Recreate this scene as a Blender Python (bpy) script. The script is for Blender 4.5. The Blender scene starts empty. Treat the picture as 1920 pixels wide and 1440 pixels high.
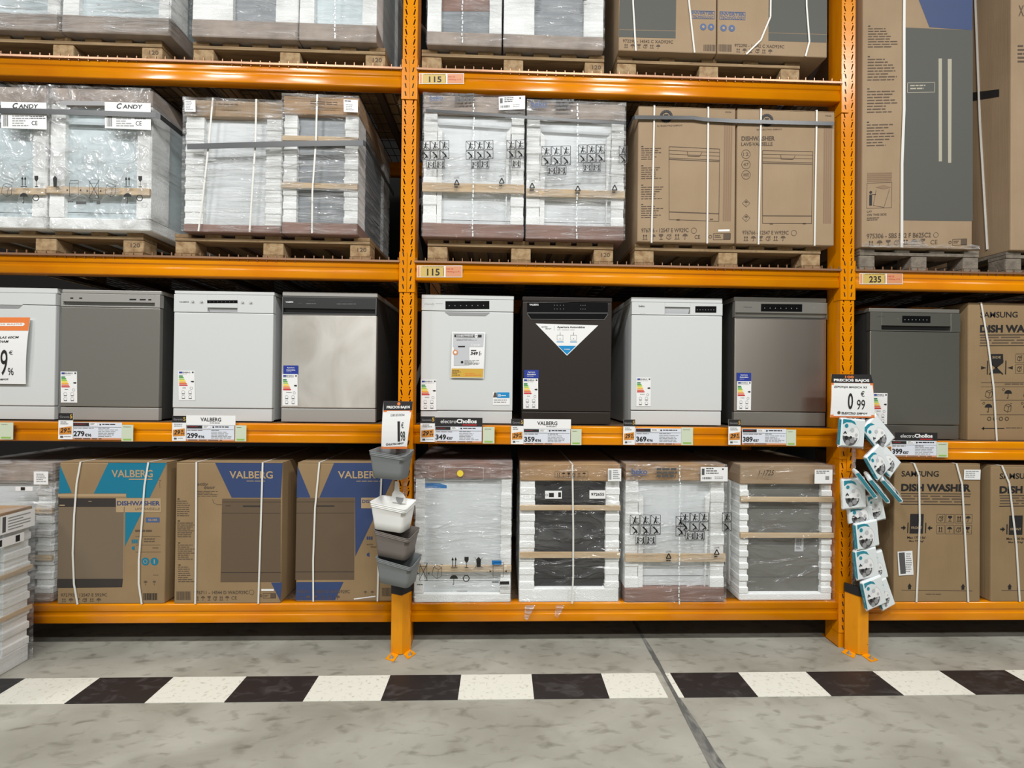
import bpy, math, random
from mathutils import Vector, Matrix
random.seed(7)
S = bpy.context.scene
C = S.collection

# ---------------------------------------------------------------- camera
F_PX, YAW, PITCH, ROLL = 733.65, 1.535, 0.395, 0.646
CAM = Vector((0.0, -2.444, 1.636))
_a, _p, _r = (math.radians(v) for v in (YAW, PITCH, ROLL))
FW = Vector((math.sin(_a)*math.cos(_p), math.cos(_a)*math.cos(_p), math.sin(_p)))
_R0 = Vector((math.cos(_a), -math.sin(_a), 0)); _U0 = _R0.cross(FW)
RT = _R0*math.cos(_r)+_U0*math.sin(_r); UP = _U0*math.cos(_r)-_R0*math.sin(_r)
cd = bpy.data.cameras.new('camera'); cd.sensor_width = 36; cd.lens = F_PX/1920*36; cd.clip_end = 60
cam = bpy.data.objects.new('camera', cd); C.objects.link(cam)
m = Matrix((RT, UP, -FW)).transposed().to_4x4(); m.translation = CAM
cam.matrix_world = m; S.camera = cam

def P(px, py, Y=0.0):
    d = FW*F_PX+RT*(px-960)-UP*(py-720); t = (Y-CAM.y)/d.y; return CAM+d*t
def PF(px, py, z=0.0):
    d = FW*F_PX+RT*(px-960)-UP*(py-720); t = (z-CAM.z)/d.z; return CAM+d*t
def proj(v):
    d = Vector(v)-CAM; k = F_PX/d.dot(FW); return (960+k*d.dot(RT), 720-k*d.dot(UP))

# ---------------------------------------------------------------- light
w = bpy.data.worlds.new('world'); S.world = w; w.use_nodes = True
w.node_tree.nodes['Background'].inputs[0].default_value = (0.90, 0.97, 1.0, 1)
w.node_tree.nodes['Background'].inputs[1].default_value = 0.12
S.view_settings.view_transform = 'Standard'; S.view_settings.look = 'None'
S.view_settings.gamma = 1; S.view_settings.use_curve_mapping = False
S.view_settings.exposure = -0.75
def lamp(x, y, z, lx, ly, W, col=(1, 1, 1), tilt=0):
    l = bpy.data.lights.new('ceiling_lamp', 'AREA'); l.shape = 'RECTANGLE'; l.size = lx; l.size_y = ly
    l.energy = W; l.color = col
    o = bpy.data.objects.new('ceiling_lamp', l); C.objects.link(o); o.location = (x, y, z)
    o.rotation_euler = (math.radians(tilt), 0, 0)
for X in (-6.3, -2.7, 0.9, 4.5):
    lamp(X, -3.6, 6.4, 1.5, 0.25, 310)
for X in (-4.0, 0.0, 4.0):
    lamp(X, -5.2, 6.4, 1.8, 0.4, 170)

# ---------------------------------------------------------------- materials
def lin(c):
    c /= 255
    return c/12.92 if c <= 0.04045 else ((c+0.055)/1.055)**2.4
def rgb(c): return (lin(c[0]), lin(c[1]), lin(c[2]), 1)
M = {}
def mat(name, c, rough=0.5, metal=0.0, bump=None, vary=None, spec=0.5, coat=0.0, aniso=0.0):
    """bump=(scale xyz, strength, detail), vary=(scale xyz, second colour, low, high)"""
    a = bpy.data.materials.new(name); a.use_nodes = True; M[name] = a
    nt = a.node_tree; n = nt.nodes; b = n['Principled BSDF']
    b.inputs['Base Color'].default_value = rgb(c); b.inputs['Roughness'].default_value = rough
    b.inputs['Metallic'].default_value = metal; b.inputs['Specular IOR Level'].default_value = spec
    b.inputs['Coat Weight'].default_value = coat
    if aniso:
        tg = n.new('ShaderNodeTangent'); tg.direction_type = 'RADIAL'; tg.axis = 'Z'; nt.links.new(tg.outputs[0], b.inputs['Tangent'])
        b.inputs['Anisotropic'].default_value = aniso; b.inputs['Anisotropic Rotation'].default_value = .25
    def noise(scale, det=4, dist=0):
        tc = n.new('ShaderNodeTexCoord'); mp = n.new('ShaderNodeMapping'); mp.inputs['Scale'].default_value = scale
        nt.links.new(tc.outputs['Object'], mp.inputs[0])
        t = n.new('ShaderNodeTexNoise'); t.inputs['Scale'].default_value = 1; t.inputs['Detail'].default_value = det
        t.inputs['Distortion'].default_value = dist
        nt.links.new(mp.outputs[0], t.inputs[0]); return t
    if vary:
        t = noise(vary[0], 5, vary[4] if len(vary) > 4 else 0)
        r = n.new('ShaderNodeValToRGB'); r.color_ramp.elements[0].position = vary[2]; r.color_ramp.elements[1].position = vary[3]
        r.color_ramp.elements[0].color = rgb(c); r.color_ramp.elements[1].color = rgb(vary[1])
        nt.links.new(t.outputs['Fac'], r.inputs[0]); nt.links.new(r.outputs[0], b.inputs['Base Color'])
    if bump:
        t = noise(bump[0], bump[2] if len(bump) > 2 else 3)
        bp = n.new('ShaderNodeBump'); bp.inputs['Strength'].default_value = bump[1]; bp.inputs['Distance'].default_value = 0.01
        nt.links.new(t.outputs['Fac'], bp.inputs['Height']); nt.links.new(bp.outputs[0], b.inputs['Normal'])
    return a
mat('orange', (228, 143, 0), 0.2, vary=((3, 30, 3), (218, 126, 0), .35, .7), bump=((8, 8, 30), .03), spec=.4)
mat('guard', (236, 152, 4), 0.4, vary=((14, 14, 5), (214, 130, 8), .5, .8), spec=.35)
mat('galv', (168, 128, 98), 0.4, .5); mat('galv_shaded', (96, 78, 64), 0.5, .5)  # second tone: same wire with the shade under the decks in its colour
mat('steel', (150, 148, 144), 0.35, .8)
mat('bolt', (176, 168, 150), .4, .3)
mat('chipboard', (105, 82, 58), .9, vary=((60, 60, 60), (80, 60, 40), .4, .6))
mat('wood', (164, 138, 100), .8, vary=((2.5, 30, 30), (118, 92, 62), .35, .75, 1.5), bump=((4, 60, 60), .35))
mat('wood_side', (150, 124, 88), .85, vary=((30, 2.5, 30), (128, 96, 60), .35, .75, 1.5), bump=((60, 4, 60), .35))
mat('wood_block', (172, 146, 108), .85, vary=((22, 22, 22), (134, 100, 64), .4, .7), bump=((70, 70, 70), .4))
mat('wood_grey', (132, 122, 108), .85, vary=((20, 20, 20), (104, 96, 84), .4, .7), bump=((70, 70, 70), .4))
mat('slat', (200, 178, 146), .7, vary=((3, 30, 50), (186, 156, 114), .4, .75), bump=((5, 60, 60), .2))
mat('card', (164, 140, 111), .85, vary=((4, 4, 3), (154, 130, 101), .35, .7), bump=((160, 160, 4), .12))
mat('card_dull', (152, 127, 92), .85, vary=((4, 4, 3), (142, 117, 83), .35, .7), bump=((160, 160, 4), .12))
mat('card_dark', (142, 112, 100), .8, vary=((5, 5, 5), (126, 98, 88), .35, .7))
mat('card_grey', (166, 152, 140), .7, vary=((9, 9, 9), (140, 128, 118), .35, .7))
mat('card_tan', (172, 138, 98), .75, vary=((5, 5, 5), (158, 124, 86), .35, .7))
mat('foam', (238, 240, 238), .8, bump=((110, 110, 110), .3, 2), vary=((5, 5, 5), (228, 230, 227), .4, .8))
mat('white', (212, 215, 213), .35, coat=.1)
mat('white2', (206, 209, 207), .4)
mat('panel_white', (214, 219, 220), .5)
mat('panel_cool', (198, 211, 214), .45)
mat('panel_grey', (112, 112, 106), .5)
mat('panel_mid', (128, 134, 138), .45)
mat('panel_dark', (48, 48, 48), .45)
mat('silver', (134, 132, 124), .42, .35)
mat('silver_top', (176, 174, 168), .4, .3)
mat('inox', (206, 202, 194), .46, .6, vary=((5, 5, 3), (176, 170, 160), .38, .72, .6), bump=((3, 3, 2), .1, 2), aniso=.85)
mat('inox_dull', (152, 145, 136), .44, .85, bump=((4.5, 3, .25), .12, 1), aniso=.88)
mat('inox_green', (152, 152, 143), .44, .8, bump=((4.5, 3, .25), .12, 1), aniso=.88)
mat('brown_black', (56, 50, 45), .38, .3)
mat('black_gloss', (12, 12, 13), .12)
mat('black', (20, 19, 19), .5)
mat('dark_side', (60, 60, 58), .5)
mat('grey_plastic', (122, 126, 126), .5)
mat('taupe_plastic', (118, 110, 104), .5)
mat('white_plastic', (240, 240, 236), .35)
mat('grey_dk', (84, 84, 84), .5)
mat('grey', (150, 150, 150), .5)
mat('grey_lt', (196, 198, 200), .5)
mat('ink', (34, 32, 32), .6)
mat('ink_soft', (92, 76, 62), .8)
mat('paper', (240, 240, 238), .5)
mat('paper_blue', (222, 226, 234), .5)
mat('paper_green', (206, 216, 190), .5)
mat('green', (150, 190, 90), .5)
mat('teal', (8, 118, 146), .6)
mat('teal_pack', (40, 140, 158), .35)
mat('navy', (50, 68, 110), .6)
mat('blue_print', (72, 96, 138), .6)
mat('blue_card', (44, 62, 150), .4)
mat('blue_tape', (20, 112, 178), .4)
mat('sky', (30, 140, 200), .4)
mat('orange_print', (232, 128, 64), .5)
mat('tag_orange', (212, 140, 58), .5)
mat('yellow', (236, 208, 60), .5)
mat('yellow_paper', (206, 176, 96), .5)
mat('salmon', (214, 146, 104), .5)
mat('gold', (214, 172, 70), .5)
mat('red', (196, 50, 50), .5)
mat('e1', (20, 120, 60), .5); mat('e2', (80, 160, 60), .5); mat('e3', (160, 200, 50), .5); mat('e4', (240, 220, 40), .5)
mat('e5', (244, 170, 50), .5); mat('e6', (226, 100, 50), .5); mat('e7', (200, 40, 40), .5)
mat('band', (226, 224, 216), .45)
mat('band_black', (58, 60, 60), .35)
mat('door_pic', (118, 102, 82), .8); mat('door_pic2', (100, 82, 62), .8); mat('door_grey', (86, 86, 80), .75)
mat('pic_dark', (52, 46, 42), .7); mat('beige', (176, 150, 114), .8); mat('stripe', (140, 114, 88), .8)
mat('handle_pic', (176, 170, 150), .8); mat('red_faint', (150, 70, 72), .8)
mat('shade_dark', (30, 28, 27), .9); mat('wall_paint', (96, 96, 95), .9)  # first is near-black, standing in for shade behind and inside the rack
mat('ceiling_paint', (110, 110, 110), .9)
mat('rubber', (28, 27, 27), .7)
mat('bag', (232, 238, 238), .22, coat=.5)

def film(name, base, hi, sx, sz, rough=.16, haze=.06):
    a = bpy.data.materials.new(name); a.use_nodes = True; M[name] = a
    nt = a.node_tree; n = nt.nodes; n.clear()
    tc = n.new('ShaderNodeTexCoord'); mp = n.new('ShaderNodeMapping'); mp.inputs['Scale'].default_value = (sx, 3, sz)
    mp.inputs['Rotation'].default_value = (0, .18, 0)
    nt.links.new(tc.outputs['Object'], mp.inputs[0])
    t = n.new('ShaderNodeTexNoise'); t.inputs['Scale'].default_value = 1; t.inputs['Detail'].default_value = 3; t.inputs['Distortion'].default_value = 1.2
    nt.links.new(mp.outputs[0], t.inputs[0])
    bp = n.new('ShaderNodeBump'); bp.inputs['Strength'].default_value = .9; bp.inputs['Distance'].default_value = .12
    nt.links.new(t.outputs['Fac'], bp.inputs['Height'])
    t2 = n.new('ShaderNodeTexNoise'); t2.inputs['Scale'].default_value = 2.2; t2.inputs['Detail'].default_value = 2
    nt.links.new(tc.outputs['Object'], t2.inputs[0])
    mu = n.new('ShaderNodeMath'); mu.operation = 'MULTIPLY'; nt.links.new(t.outputs['Fac'], mu.inputs[0]); nt.links.new(t2.outputs['Fac'], mu.inputs[1])
    r = n.new('ShaderNodeMapRange'); r.inputs[1].default_value = .18; r.inputs[2].default_value = .34
    r.inputs[3].default_value = base; r.inputs[4].default_value = hi
    nt.links.new(mu.outputs[0], r.inputs[0])
    g = n.new('ShaderNodeBsdfGlossy'); g.inputs['Roughness'].default_value = rough; nt.links.new(bp.outputs[0], g.inputs['Normal'])
    d = n.new('ShaderNodeBsdfDiffuse'); d.inputs[0].default_value = (.96, .97, .97, 1); nt.links.new(bp.outputs[0], d.inputs['Normal'])
    gd = n.new('ShaderNodeMixShader'); gd.inputs[0].default_value = .5
    nt.links.new(g.outputs[0], gd.inputs[1]); nt.links.new(d.outputs[0], gd.inputs[2])
    tr = n.new('ShaderNodeBsdfTransparent'); mx = n.new('ShaderNodeMixShader')
    nt.links.new(r.outputs[0], mx.inputs[0]); nt.links.new(tr.outputs[0], mx.inputs[1]); nt.links.new(gd.outputs[0], mx.inputs[2])
    o = n.new('ShaderNodeOutputMaterial'); nt.links.new(mx.outputs[0], o.inputs[0])
film('film', .06, .5, 3, 30, .12)
film('film_light', .04, .32, 4, 26, .12)
film('film_smooth', .03, .12, 3, 9, .12)
film('film_heavy', .10, .75, 2.6, 30, .12)
film('film_bag', .06, .5, 9, 9, .1)
film('film_clear', .10, .5, 20, 20)

# concrete floor
def concrete():
    a = bpy.data.materials.new('concrete'); a.use_nodes = True; M['concrete'] = a
    nt = a.node_tree; n = nt.nodes; b = n['Principled BSDF']
    tc = n.new('ShaderNodeTexCoord')
    def nz(sc, det, dist=0, s=1):
        mp = n.new('ShaderNodeMapping'); mp.inputs['Scale'].default_value = sc; mp.inputs['Rotation'].default_value = (0, 0, .5*s)
        nt.links.new(tc.outputs['Object'], mp.inputs[0])
        t = n.new('ShaderNodeTexNoise'); t.inputs['Scale'].default_value = 1; t.inputs['Detail'].default_value = det; t.inputs['Distortion'].default_value = dist
        nt.links.new(mp.outputs[0], t.inputs[0]); return t
    t1 = nz((1.6, 3.2, 1), 8, .6); r1 = n.new('ShaderNodeValToRGB')
    e = r1.color_ramp.elements; e[0].position = .3; e[0].color = rgb((142, 139, 126)); e[1].position = .72; e[1].color = rgb((176, 174, 162))
    nt.links.new(t1.outputs['Fac'], r1.inputs[0])
    t2 = nz((9, 24, 1), 9, .5, -1); r2 = n.new('ShaderNodeValToRGB')
    e = r2.color_ramp.elements; e[0].position = .54; e[0].color = (1, 1, 1, 1); e[1].position = .74; e[1].color = (.5, .49, .46, 1)
    nt.links.new(t2.outputs['Fac'], r2.inputs[0])
    t3 = nz((5, 5, 1), 3, 0, 2); r3 = n.new('ShaderNodeValToRGB')
    e = r3.color_ramp.elements; e[0].position = .60; e[0].color = (1, 1, 1, 1); e[1].position = .76; e[1].color = (.70, .69, .66, 1)
    nt.links.new(t3.outputs['Fac'], r3.inputs[0])
    m1 = n.new('ShaderNodeMixRGB'); m1.blend_type = 'MULTIPLY'; m1.inputs[0].default_value = .8
    nt.links.new(r1.outputs[0], m1.inputs[1]); nt.links.new(r2.outputs[0], m1.inputs[2])
    m2 = n.new('ShaderNodeMixRGB'); m2.blend_type = 'MULTIPLY'; m2.inputs[0].default_value = .7
    nt.links.new(m1.outputs[0], m2.inputs[1]); nt.links.new(r3.outputs[0], m2.inputs[2])
    nt.links.new(m2.outputs[0], b.inputs['Base Color'])
    b.inputs['Roughness'].default_value = .55; b.inputs['Specular IOR Level'].default_value = .35
    bp = n.new('ShaderNodeBump'); bp.inputs['Strength'].default_value = .12; bp.inputs['Distance'].default_value = .01
    nt.links.new(t2.outputs['Fac'], bp.inputs['Height']); nt.links.new(bp.outputs[0], b.inputs['Normal'])
concrete()
mat('tape_white', (226, 225, 212), .5, vary=((42, 60, 1), (178, 172, 154), .56, .78, .5))
mat('tape_black', (36, 35, 36), .45, vary=((9, 20, 1), (74, 72, 72), .52, .8, 1))
mat('joint', (92, 92, 88), .7, vary=((26, 10, 1), (142, 141, 133), .45, .72, 1))

# ---------------------------------------------------------------- mesh builder
class MB:
    def __init__(s): s.v = []; s.f = []; s.mi = []; s.m = []; s.off = (0, 0, 0)
    def _m(s, k):
        if k not in s.m: s.m.append(k)
        return s.m.index(k)
    def add(s, vs, fs, k):
        o = len(s.v); s.v += [tuple(p) for p in vs]; i = s._m(k)
        for f in fs: s.f.append([o+j for j in f]); s.mi.append(i)
    def box(s, x0, x1, y0, y1, z0, z1, k):
        s.add([(x0, y0, z0), (x1, y0, z0), (x1, y1, z0), (x0, y1, z0), (x0, y0, z1), (x1, y0, z1), (x1, y1, z1), (x0, y1, z1)],
              [(0, 3, 2, 1), (4, 5, 6, 7), (0, 1, 5, 4), (1, 2, 6, 5), (2, 3, 7, 6), (3, 0, 4, 7)], k)
    def prism(s, pts, y0, y1, k):          # polygon in x,z extruded along y
        n = len(pts)
        a = sum(pts[i][0]*pts[(i+1) % n][1]-pts[(i+1) % n][0]*pts[i][1] for i in range(n))
        if a < 0: pts = pts[::-1]
        s.add([(x, y0, z) for x, z in pts]+[(x, y1, z) for x, z in pts],
              [tuple(range(n)), tuple(range(2*n-1, n-1, -1))]+[(i, i+n, (i+1) % n+n, (i+1) % n) for i in range(n)], k)
    def extr_x(s, pts, x0, x1, k):         # polygon in y,z extruded along x
        n = len(pts)
        a = sum(pts[i][0]*pts[(i+1) % n][1]-pts[(i+1) % n][0]*pts[i][1] for i in range(n))
        if a < 0: pts = pts[::-1]
        s.add([(x0, y, z) for y, z in pts]+[(x1, y, z) for y, z in pts],
              [tuple(range(n-1, -1, -1)), tuple(range(n, 2*n))]+[(i, (i+1) % n, (i+1) % n+n, i+n) for i in range(n)], k)
    def extr_z(s, pts, z0, z1, k):         # polygon in x,y extruded along z
        n = len(pts)
        a = sum(pts[i][0]*pts[(i+1) % n][1]-pts[(i+1) % n][0]*pts[i][1] for i in range(n))
        if a < 0: pts = pts[::-1]
        s.add([(x, y, z0) for x, y in pts]+[(x, y, z1) for x, y in pts],
              [tuple(range(n-1, -1, -1)), tuple(range(n, 2*n))]+[(i, (i+1) % n, (i+1) % n+n, i+n) for i in range(n)], k)
    def loft(s, rings, k, cap=True):
        n = len(rings[0]); vs = [p for r in rings for p in r]; fs = []
        for j in range(len(rings)-1):
            for i in range(n): fs.append((j*n+i, j*n+(i+1) % n, (j+1)*n+(i+1) % n, (j+1)*n+i))
        if cap: fs += [tuple(range(n-1, -1, -1)), tuple(range((len(rings)-1)*n, len(rings)*n))]
        s.add(vs, fs, k)
    def tube(s, path, r, k, n=8, flat=1.0):
        rings = []
        for i, p in enumerate(path):
            p = Vector(p); a = Vector(path[max(i-1, 0)]); b = Vector(path[min(i+1, len(path)-1)])
            t = (b-a).normalized(); u = t.cross(Vector((0, 1, 0)))
            if u.length < .1: u = t.cross(Vector((1, 0, 0)))
            u.normalize(); v = t.cross(u)
            rings.append([p+u*r*math.cos(2*math.pi*q/n)+v*r*flat*math.sin(2*math.pi*q/n) for q in range(n)])
        s.loft(rings, k)
    def ribbon(s, path, hw, th, k):        # flat band following a 3D path, width across z, wrapped thickness in the level normal
        rings = []
        for i, p in enumerate(path):
            p = Vector(p); a = Vector(path[max(i-1, 0)]); b = Vector(path[min(i+1, len(path)-1)])
            t = (b-a).normalized(); n_ = Vector((t.y, -t.x, 0))
            if n_.length < .05: n_ = Vector((0, -1, 0))
            n_.normalize(); q = t.cross(n_).normalized()
            rings.append([p+q*hw+n_*th, p-q*hw+n_*th, p-q*hw, p+q*hw])
        s.loft(rings, k)
    def build(s, name, parent=None, bevel=0, smooth=False, loc=None, rot=None):
        me = bpy.data.meshes.new(name); me.from_pydata(s.v, [], s.f)
        for k in s.m: me.materials.append(M[k])
        me.polygons.foreach_set('material_index', s.mi)
        if smooth: me.polygons.foreach_set('use_smooth', [True]*len(s.f))
        me.update()
        o = bpy.data.objects.new(name, me); C.objects.link(o)
        if parent: o.parent = parent
        if loc: o.location = loc
        if rot: o.rotation_euler = rot
        if bevel:
            b = o.modifiers.new('bevel', 'BEVEL'); b.width = bevel; b.segments = 2; b.limit_method = 'ANGLE'; b.angle_limit = .7
        return o
def tag(o, label, cat, group=None):
    o['label'] = label; o['category'] = cat
    if group: o['group'] = group
    return o
def struct(o): o['kind'] = 'structure'; return o
def thing(name, label, cat, loc=(0, 0, 0), rz=0, group=None):
    o = bpy.data.objects.new(name, None); C.objects.link(o); o.location = loc; o.rotation_euler = (0, 0, rz)
    o.empty_display_size = .05
    return tag(o, label, cat, group)

# text -> flat mesh cache
_tc = {}
def text_mesh(t, bold=0.0, shear=0.0):
    k = (t, bold, shear)
    if k in _tc: return _tc[k]
    cu = bpy.data.curves.new('t', 'FONT'); cu.body = t; cu.offset = bold; cu.shear = shear; cu.resolution_u = 3
    o = bpy.data.objects.new('t', cu); C.objects.link(o)
    dg = bpy.context.evaluated_depsgraph_get(); me = bpy.data.meshes.new_from_object(o.evaluated_get(dg))
    vs = [(v.co.x, v.co.y) for v in me.vertices]; fs = [tuple(p.vertices) for p in me.polygons]
    bpy.data.objects.remove(o); bpy.data.curves.remove(cu); bpy.data.meshes.remove(me)
    xs = [v[0] for v in vs]; ys = [v[1] for v in vs]; x0, x1, y0, y1 = min(xs), max(xs), min(ys), max(ys)
    _tc[k] = ([((x-x0)/(x1-x0), (y-y0)/(y1-y0)) for x, y in vs], fs)
    return _tc[k]

# ---------------------------------------------------------------- items authored on a front face
class Item:
    """an upright thing whose front face stands at depth Y; q = front face corners TL TR BR BL"""
    def __init__(s, name, label, cat, q, Y, zb=None, group=None, W=None, H=None, loc=None, rz=0):
        s.q = q
        if loc is None:
            l = P(q[3][0], q[3][1], Y); r = P(q[2][0], q[2][1], Y); t1 = P(q[0][0], q[0][1], Y); t2 = P(q[1][0], q[1][1], Y)
            s.W = r.x-l.x; x = (l.x+r.x)/2
            if zb is None: zb = (l.z+r.z)/2
            s.H = (t1.z+t2.z)/2-zb; loc = (x, Y, zb)
        else: s.W, s.H = W, H
        s.root = thing(name, label, cat, loc, rz, group)
    def m(s, px, py):
        TL, TR, BR, BL = s.q; u = v = .5
        for _ in range(6):
            ty = TL[1]+(TR[1]-TL[1])*u; by = BL[1]+(BR[1]-BL[1])*u; v = (py-ty)/(by-ty)
            lx = TL[0]+(BL[0]-TL[0])*v; rx = TR[0]+(BR[0]-TR[0])*v; u = (px-lx)/(rx-lx)
        return ((u-.5)*s.W, (1-v)*s.H)
    def z(s, py): return s.m((s.q[0][0]+s.q[1][0])/2, py)[1]
    def x(s, px, py=None): return s.m(px, (s.q[0][1]+s.q[3][1])/2 if py is None else py)[0]

class Deco:
    """printed or stuck flat marks on an item's face, gathered into one mesh"""
    def __init__(s, it, y=0.0): s.it = it; s.y = y; s.b = MB(); s.parent = None
    def _y(s, L): return s.y-.0006-.0005*L
    def poly(s, pts, k, L=0, raw=False):
        p = pts if raw else [s.it.m(*a) for a in pts]
        n = len(p); a = sum(p[i][0]*p[(i+1) % n][1]-p[(i+1) % n][0]*p[i][1] for i in range(n))
        if a < 0: p = p[::-1]
        s.b.add([(x, s._y(L), z) for x, z in p], [tuple(range(n))], k); return s
    def rect(s, x0, y0, x1, y1, k, L=0): return s.poly([(x0, y0), (x1, y0), (x1, y1), (x0, y1)], k, L)
    def line(s, pts, w, k, L=0):
        for a, b in zip(pts, pts[1:]):
            dx, dy = b[0]-a[0], b[1]-a[1]; l = math.hypot(dx, dy) or 1; nx, ny = -dy/l*w/2, dx/l*w/2
            s.poly([(a[0]+nx, a[1]+ny), (b[0]+nx, b[1]+ny), (b[0]-nx, b[1]-ny), (a[0]-nx, a[1]-ny)], k, L)
        return s
    def frame(s, x0, y0, x1, y1, w, k, L=0): return s.line([(x0, y0), (x1, y0), (x1, y1), (x0, y1), (x0, y0)], w, k, L)
    def disc(s, x, y, r, k, L=0, n=20): return s.poly([(x+r*math.cos(2*math.pi*i/n), y+r*math.sin(2*math.pi*i/n)) for i in range(n)], k, L)
    def ring(s, x, y, r, w, k, L=0, n=18): return s.line([(x+r*math.cos(2*math.pi*i/n), y+r*math.sin(2*math.pi*i/n)) for i in range(n+1)], w, k, L)
    def text(s, t, x0, y0, x1, y1, k, bold=0.0, L=1, shear=0.0, sl=0.0):
        vs, fs = text_mesh(t, bold, shear)
        p = [s.it.m(x0+(x1-x0)*a, y1+(y0-y1)*b+sl*a) for a, b in vs]
        s.b.add([(x, s._y(L), z) for x, z in p], fs, k); return s
    def dashes(s, x0, y0, x1, y1, rows, k, L=1, fill=.45, seed=0):
        R = random.Random(int(x0*7+y0)+seed); h = (y1-y0)/rows
        for i in range(rows):
            x = x0; yy = y0+h*i; end = x0+(x1-x0)*R.uniform(.55, 1)
            while x < end-1:
                w_ = min(R.uniform(.1, .3)*(x1-x0), end-x); s.rect(x, yy, x+w_, yy+h*fill, k, L); x += w_+(x1-x0)*.035
        return s
    def barcode(s, x0, y0, x1, y1, k='ink', L=1):
        R = random.Random(3); x = x0
        while x < x1:
            w_ = R.uniform(.4, 1.4); s.rect(x, y0, min(x+w_, x1), y1, k, L); x += w_+R.uniform(.5, 1.2)
        return s
    # icons, each in a box x0..x1, y0..y1
    def up(s, x0, y0, x1, y1, k='ink', L=1):
        w_ = x1-x0; h = y1-y0
        for c in (.27, .73):
            x = x0+w_*c; s.rect(x-w_*.06, y0+h*.2, x+w_*.06, y1-h*.12, k, L)
            s.poly([(x-w_*.2, y0+h*.3), (x, y0), (x+w_*.2, y0+h*.3)], k, L)
        return s.rect(x0, y1-h*.07, x1, y1, k, L)
    def umb(s, x0, y0, x1, y1, k='ink', L=1):
        cx = (x0+x1)/2; r = (x1-x0)/2; cy = y0+r*.95
        s.poly([(cx+r*math.cos(a), cy-r*.95*math.sin(a)) for a in [math.pi*i/10 for i in range(11)]], k, L)
        s.line([(cx, cy), (cx, y1), (cx-r*.25, y1), (cx-r*.25, y1-r*.2)], r*.14, k, L); return s
    def glass(s, x0, y0, x1, y1, k='ink', L=1):
        w_ = x1-x0; h = y1-y0; cx = (x0+x1)/2
        s.poly([(x0+w_*.1, y0), (x1-w_*.1, y0), (x1-w_*.1, y0+h*.3), (cx+w_*.12, y0+h*.5), (cx-w_*.12, y0+h*.5), (x0+w_*.1, y0+h*.3)], k, L)
        s.rect(cx-w_*.05, y0+h*.5, cx+w_*.05, y1, k, L); return s.rect(x0+w_*.15, y1-h*.07, x1-w_*.15, y1, k, L)
    def clamp(s, x0, y0, x1, y1, cross=False, k='ink', L=1):
        w_ = x1-x0; h = y1-y0; a, b = x0+w_*.2, x1-w_*.2
        s.frame(a, y0+h*.2, b, y1, .7, k, L); s.line([(a, y0+h*.2), (a+w_*.06, y0), (b+w_*.02, y0), (b, y0+h*.2)], .7, k, L)
        for x, d in ((x0, 1), (x1, -1)): s.poly([(x+d*w_*.12, y0+h*.6), (x, y0+h*.52), (x, y0+h*.68)], k, L)
        if cross: s.line([(a-w_*.05, y0), (b+w_*.05, y1)], .9, k, L); s.line([(b+w_*.05, y0), (a-w_*.05, y1)], .9, k, L)
        return s
    def cube(s, x0, y0, x1, y1, k='ink', L=1):
        w_ = x1-x0; h = y1-y0; q = lambda a, b: (x0+w_*a, y0+h*b)
        s.line([q(.15, .2), q(0, .75), q(.45, 1), q(.6, .4), q(.15, .2), q(.45, .08), q(.9, .25), q(.6, .4)], .7, k, L)
        s.line([q(.9, .25), q(.85, .85), q(.45, 1)], .7, k, L); s.line([q(.75, 0), q(1, .06)], .7, k, L); return s
    def recyc(s, x0, y0, x1, y1, k='ink', L=1):
        w_ = x1-x0; h = y1-y0; q = lambda a, b: (x0+w_*a, y0+h*b)
        s.text('LDPE', x0+w_*.1, y0, x1-w_*.1, y0+h*.16, k)
        s.line([q(.5, .26), q(.14, .72), q(.86, .72), q(.5, .26)], w_*.16, k, L)
        s.dashes(x0+w_*.15, y0+h*.84, x1-w_*.1, y1, 1, k, fill=.9); return s
    def proh(s, x0, y0, c, pat, k='ink', L=1):
        """pictogram squares; pat is a list of (col,row,struck)"""
        for col, row, st in pat:
            a = x0+col*c; b = y0+row*c; e = a+c*.92; f = b+c*.92; w_ = c; q = lambda u, v: (a+w_*u, b+w_*v)
            s.frame(a, b, e, f, .9, k, L)
            j = int(col*3+row*5) % 3
            if st:
                s.line([(a, b), (e, f)], .9, k, L); s.disc(a+w_*(.5-.1*j), b+w_*.2, w_*.08, k, L, 8)
                s.line([q(.5-.1*j, .25), q(.42+.1*j, .55), q(.3, .85)], w_*.12, k, L); s.line([q(.42+.1*j, .55), q(.6, .82)], w_*.1, k, L)
                s.line([q(.45, .4), q(.8-.1*j, .35+.15*j)], w_*.07, k, L)
            else:
                for g in (.2, .74):
                    s.disc(a+w_*g, b+w_*.25, w_*.08, k, L, 8); s.line([q(g, .3), q(g, .6), q(g-.1, .85)], w_*.1, k, L); s.line([q(g, .6), q(g+.1, .85)], w_*.08, k, L)
                s.line([q(.25, .4), q(.48, .6), q(.7, .42), q(.48, .26), q(.25, .4)], w_*.05, k, L)
        return s
    def iconrow(s, x0, y0, x1, y1, k='ink_soft', n=6, L=1):
        w_ = (x1-x0)/n; h = y1-y0
        for i in range(n):
            a = x0+w_*i+w_*.15; b = x0+w_*(i+1)-w_*.2; j = i % 4
            (s.up if j == 0 else s.umb if j == 1 else s.glass if j == 2 else s.cube)(a, y0, b, y1, k, L)
        return s
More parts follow.
